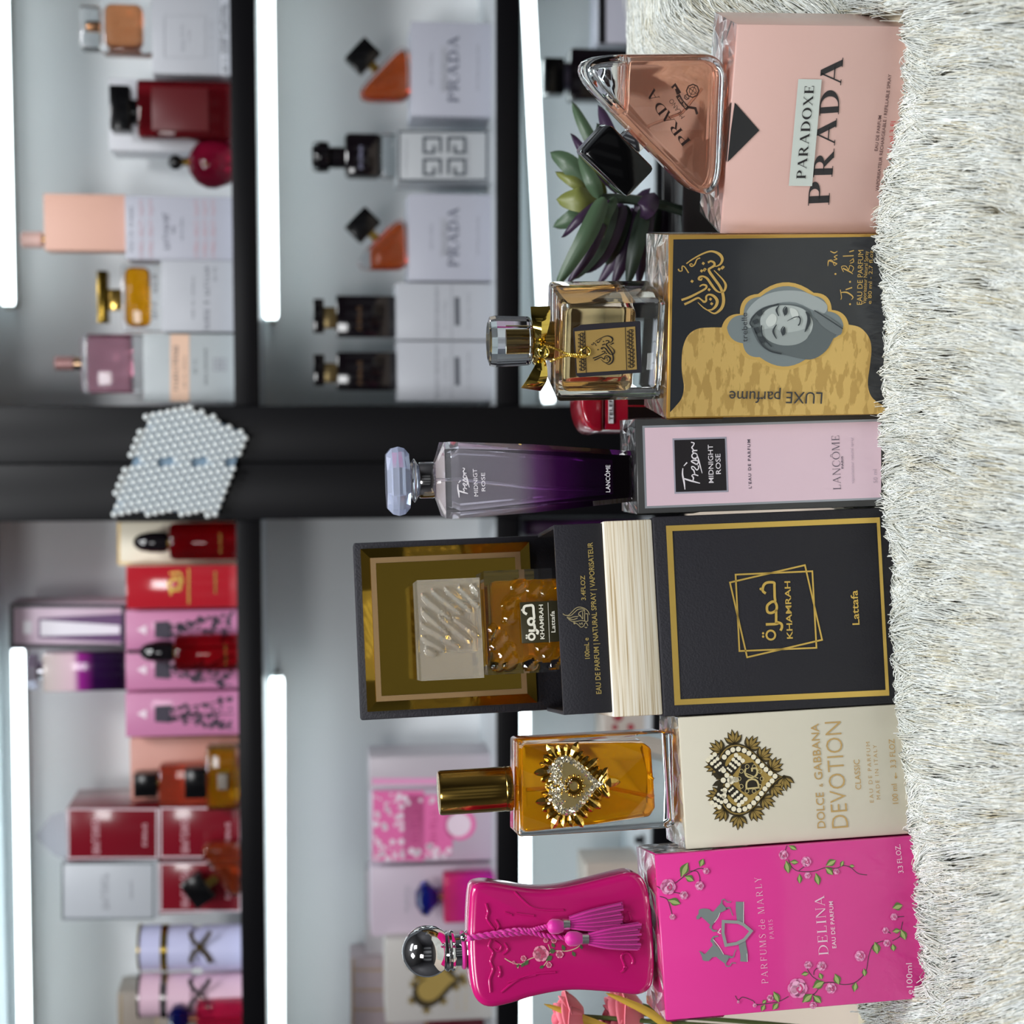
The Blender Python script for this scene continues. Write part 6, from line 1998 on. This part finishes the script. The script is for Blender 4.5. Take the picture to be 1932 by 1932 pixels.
def strands(root, dirs, L, lift0, lift1, wid, tint, curl):
    """tapering three-sided fibres; dirs horizontal unit vectors"""
    n = len(root); K = 6
    t = np.linspace(0, 1, K)
    side = np.stack([-dirs[:, 1], dirs[:, 0], np.zeros(n)], 1)
    P = root[:, None, :] + dirs[:, None, :]*(L[:, None]*t)[:, :, None] + side[:, None, :]*(curl[:, None]*t**2)[:, :, None]
    base = rug_z(P[:, :, 0], P[:, :, 1])
    P[:, :, 2] = base + lift0[:, None]*np.sin(np.minimum(t*1.6, 1)*PI/2) + (lift1-lift0)[:, None]*t**2
    return P, wid[:, None]*(1-.85*t**2.2)[None, :], side, tint
def foot(x, y, pad=.0012):
    bad = np.zeros(len(x), bool)
    for fr_, w_, d_ in FOOT:
        dx, dy = x-fr_.O.x, y-fr_.O.y
        a = dx*fr_.X.x + dy*fr_.X.y
        b = dx*fr_.Y.x + dy*fr_.Y.y
        bad |= (np.abs(a) < w_/2+pad) & (np.abs(b) < d_/2+pad)
    return bad
parts = []
NT = 11000
tx = R_.uniform(X0, X1, NT); ty = R_.uniform(-.29, 1, NT)
ty = np.where(ty > 0, -.29 + (ty+.29)/1.29*(yback(tx)+.29), ty)
ty = -.29 + R_.random(NT)*(yback(tx)+.29)
tw = R_.normal(0, .06, NT) + .07*np.sin(tx*9+ty*14) + .10*np.clip(-tx-.05, 0, 1)*3 + np.arctan(-tx/(.85+ty))
ttint = np.clip(R_.beta(.9, 3.4, NT), 0, 1)
rep = 7
rx = np.repeat(tx, rep) + R_.normal(0, .0016, NT*rep)
ry = np.repeat(ty, rep) + R_.normal(0, .0022, NT*rep)
an = np.repeat(tw, rep) + R_.normal(0, .025, NT*rep)
tn = np.clip(np.repeat(ttint, rep) + R_.normal(0, .10, NT*rep), 0, 1)
clump = np.repeat(R_.uniform(.6, 1.25, NT), rep)
ok = ~foot(rx, ry)
rx, ry, an, tn, clump = rx[ok], ry[ok], an[ok], tn[ok], clump[ok]
n = len(rx)
bul = sstep(.20, .27, rx)*sstep(.0, .07, ry)
an = an*(1+2.5*bul)
dirs = np.stack([np.sin(an), -np.cos(an), np.zeros(n)], 1)
L = R_.uniform(.052, .082, n)*clump
# fibres never grow into a carton: shorten where the tip would land in one
tipx, tipy = rx+dirs[:, 0]*L, ry+dirs[:, 1]*L
hitb = foot(tipx, tipy) | foot(rx+dirs[:, 0]*L*.5, ry+dirs[:, 1]*L*.5)
L = np.where(hitb, .004, L)
root = np.stack([rx, ry, np.zeros(n)], 1)
parts.append(strands(root, dirs, L, PILE*R_.uniform(.86, 1.03, n), PILE*R_.uniform(.66, .9, n), R_.uniform(.00024, .00042, n), tn, R_.normal(0, .0007, n)))
# tufts pressed up against the fronts of the cartons
for fr_, w_, d_ in FOOT:
    nt_ = int(w_*1700)
    ta = R_.uniform(-w_/2-.006, w_/2+.006, nt_); tb = -d_/2 - R_.uniform(.0010, .009, nt_)
    tan_ = R_.normal(0, .28, nt_); th = R_.random(nt_)**2.6
    q = 14
    a = np.repeat(ta, q) + R_.normal(0, .0011, nt_*q); b = np.minimum(np.repeat(tb, q) + R_.normal(0, .0008, nt_*q), -d_/2-.0006)
    m_ = nt_*q
    x = fr_.O.x + fr_.X.x*a + fr_.Y.x*b; y = fr_.O.y + fr_.X.y*a + fr_.Y.y*b
    wave = .45 + .55*np.sin(a*70 + fr_.O.x*50) * np.sin(a*31+1)
    an = np.repeat(tan_, q)*.8 + R_.normal(0, .06, m_) + np.arctan(-x/(.85+y))
    dirs = np.stack([np.sin(an), -np.cos(an), np.zeros(m_)], 1)
    L = R_.uniform(.022, .050, m_)
    root = np.stack([x, y, np.zeros(m_)], 1)
    up = PILE*R_.uniform(.8, 1.0, m_) + .011*np.clip(wave, .1, 1)*np.repeat(th, q)*R_.uniform(.6, 1, m_)
    g = ~foot(x, y, .0004) & ~foot(x+dirs[:, 0]*L, y+dirs[:, 1]*L, .0004)
    parts.append(strands(root[g], dirs[g], L[g], up[g], np.minimum(up[g], PILE*.7), R_.uniform(.00024, .0004, m_)[g], np.clip(R_.beta(1, 5, m_), 0, 1)[g], R_.normal(0, .0008, m_)[g]))
VS, FS, TT = [], [], []
off = 0
for P, W, side, tint in parts:
    n, K, _ = P.shape
    upv = np.array([0, -.35, .94])
    sd = side[:, None, :]
    A = P + sd*W[:, :, None]
    B = P - sd*W[:, :, None]
    C_ = P + upv*W[:, :, None]*1.1
    v = np.stack([A, B, C_], 2).reshape(-1, 3)
    idx = np.arange(n*K*3).reshape(n, K, 3) + off
    f = []
    for j in range(3):
        k = (j+1) % 3
        f.append(np.stack([idx[:, :-1, j], idx[:, :-1, k], idx[:, 1:, k], idx[:, 1:, j]], -1).reshape(-1, 4))
    VS.append(v); FS.append(np.concatenate(f)); TT.append(np.repeat(tint, K*3))
    off += n*K*3
v = np.concatenate(VS); f = np.concatenate(FS); tt = np.concatenate(TT)
me = bpy.data.meshes.new('fur_pile')
me.vertices.add(len(v)); me.vertices.foreach_set('co', v.astype(np.float32).ravel())
me.loops.add(len(f)*4); me.loops.foreach_set('vertex_index', f.astype(np.int32).ravel())
me.polygons.add(len(f)); me.polygons.foreach_set('loop_start', (np.arange(len(f))*4).astype(np.int32))
me.polygons.foreach_set('use_smooth', np.ones(len(f), bool))
at = me.attributes.new('tint', 'FLOAT', 'POINT'); at.data.foreach_set('value', tt.astype(np.float32))
me.update(calc_edges=True)
fm = bpy.data.materials.new('fur_fibre')
fm.use_nodes = True
nt = fm.node_tree; b = nt.nodes['Principled BSDF']
aa = nt.nodes.new('ShaderNodeAttribute'); aa.attribute_name = 'tint'
crn = nt.nodes.new('ShaderNodeValToRGB')
crn.color_ramp.elements[0].color = rgb((243, 248, 246)); crn.color_ramp.elements[1].color = rgb((214, 204, 168))
nt.links.new(aa.outputs['Fac'], crn.inputs[0]); nt.links.new(crn.outputs[0], b.inputs['Base Color'])
b.inputs['Roughness'].default_value = .5
tl = nt.nodes.new('ShaderNodeBsdfTranslucent'); mx = nt.nodes.new('ShaderNodeMixShader')
mx.inputs[0].default_value = .15
nt.links.new(crn.outputs[0], tl.inputs[0]); nt.links.new(b.outputs[0], mx.inputs[1]); nt.links.new(tl.outputs[0], mx.inputs[2])
nt.links.new(mx.outputs[0], nt.nodes['Material Output'].inputs[0])
me.materials.append(fm)
pile = bpy.data.objects.new('fur_pile', me)
COL.objects.link(pile)
pile.parent = rug
pile['kind'] = 'stuff'
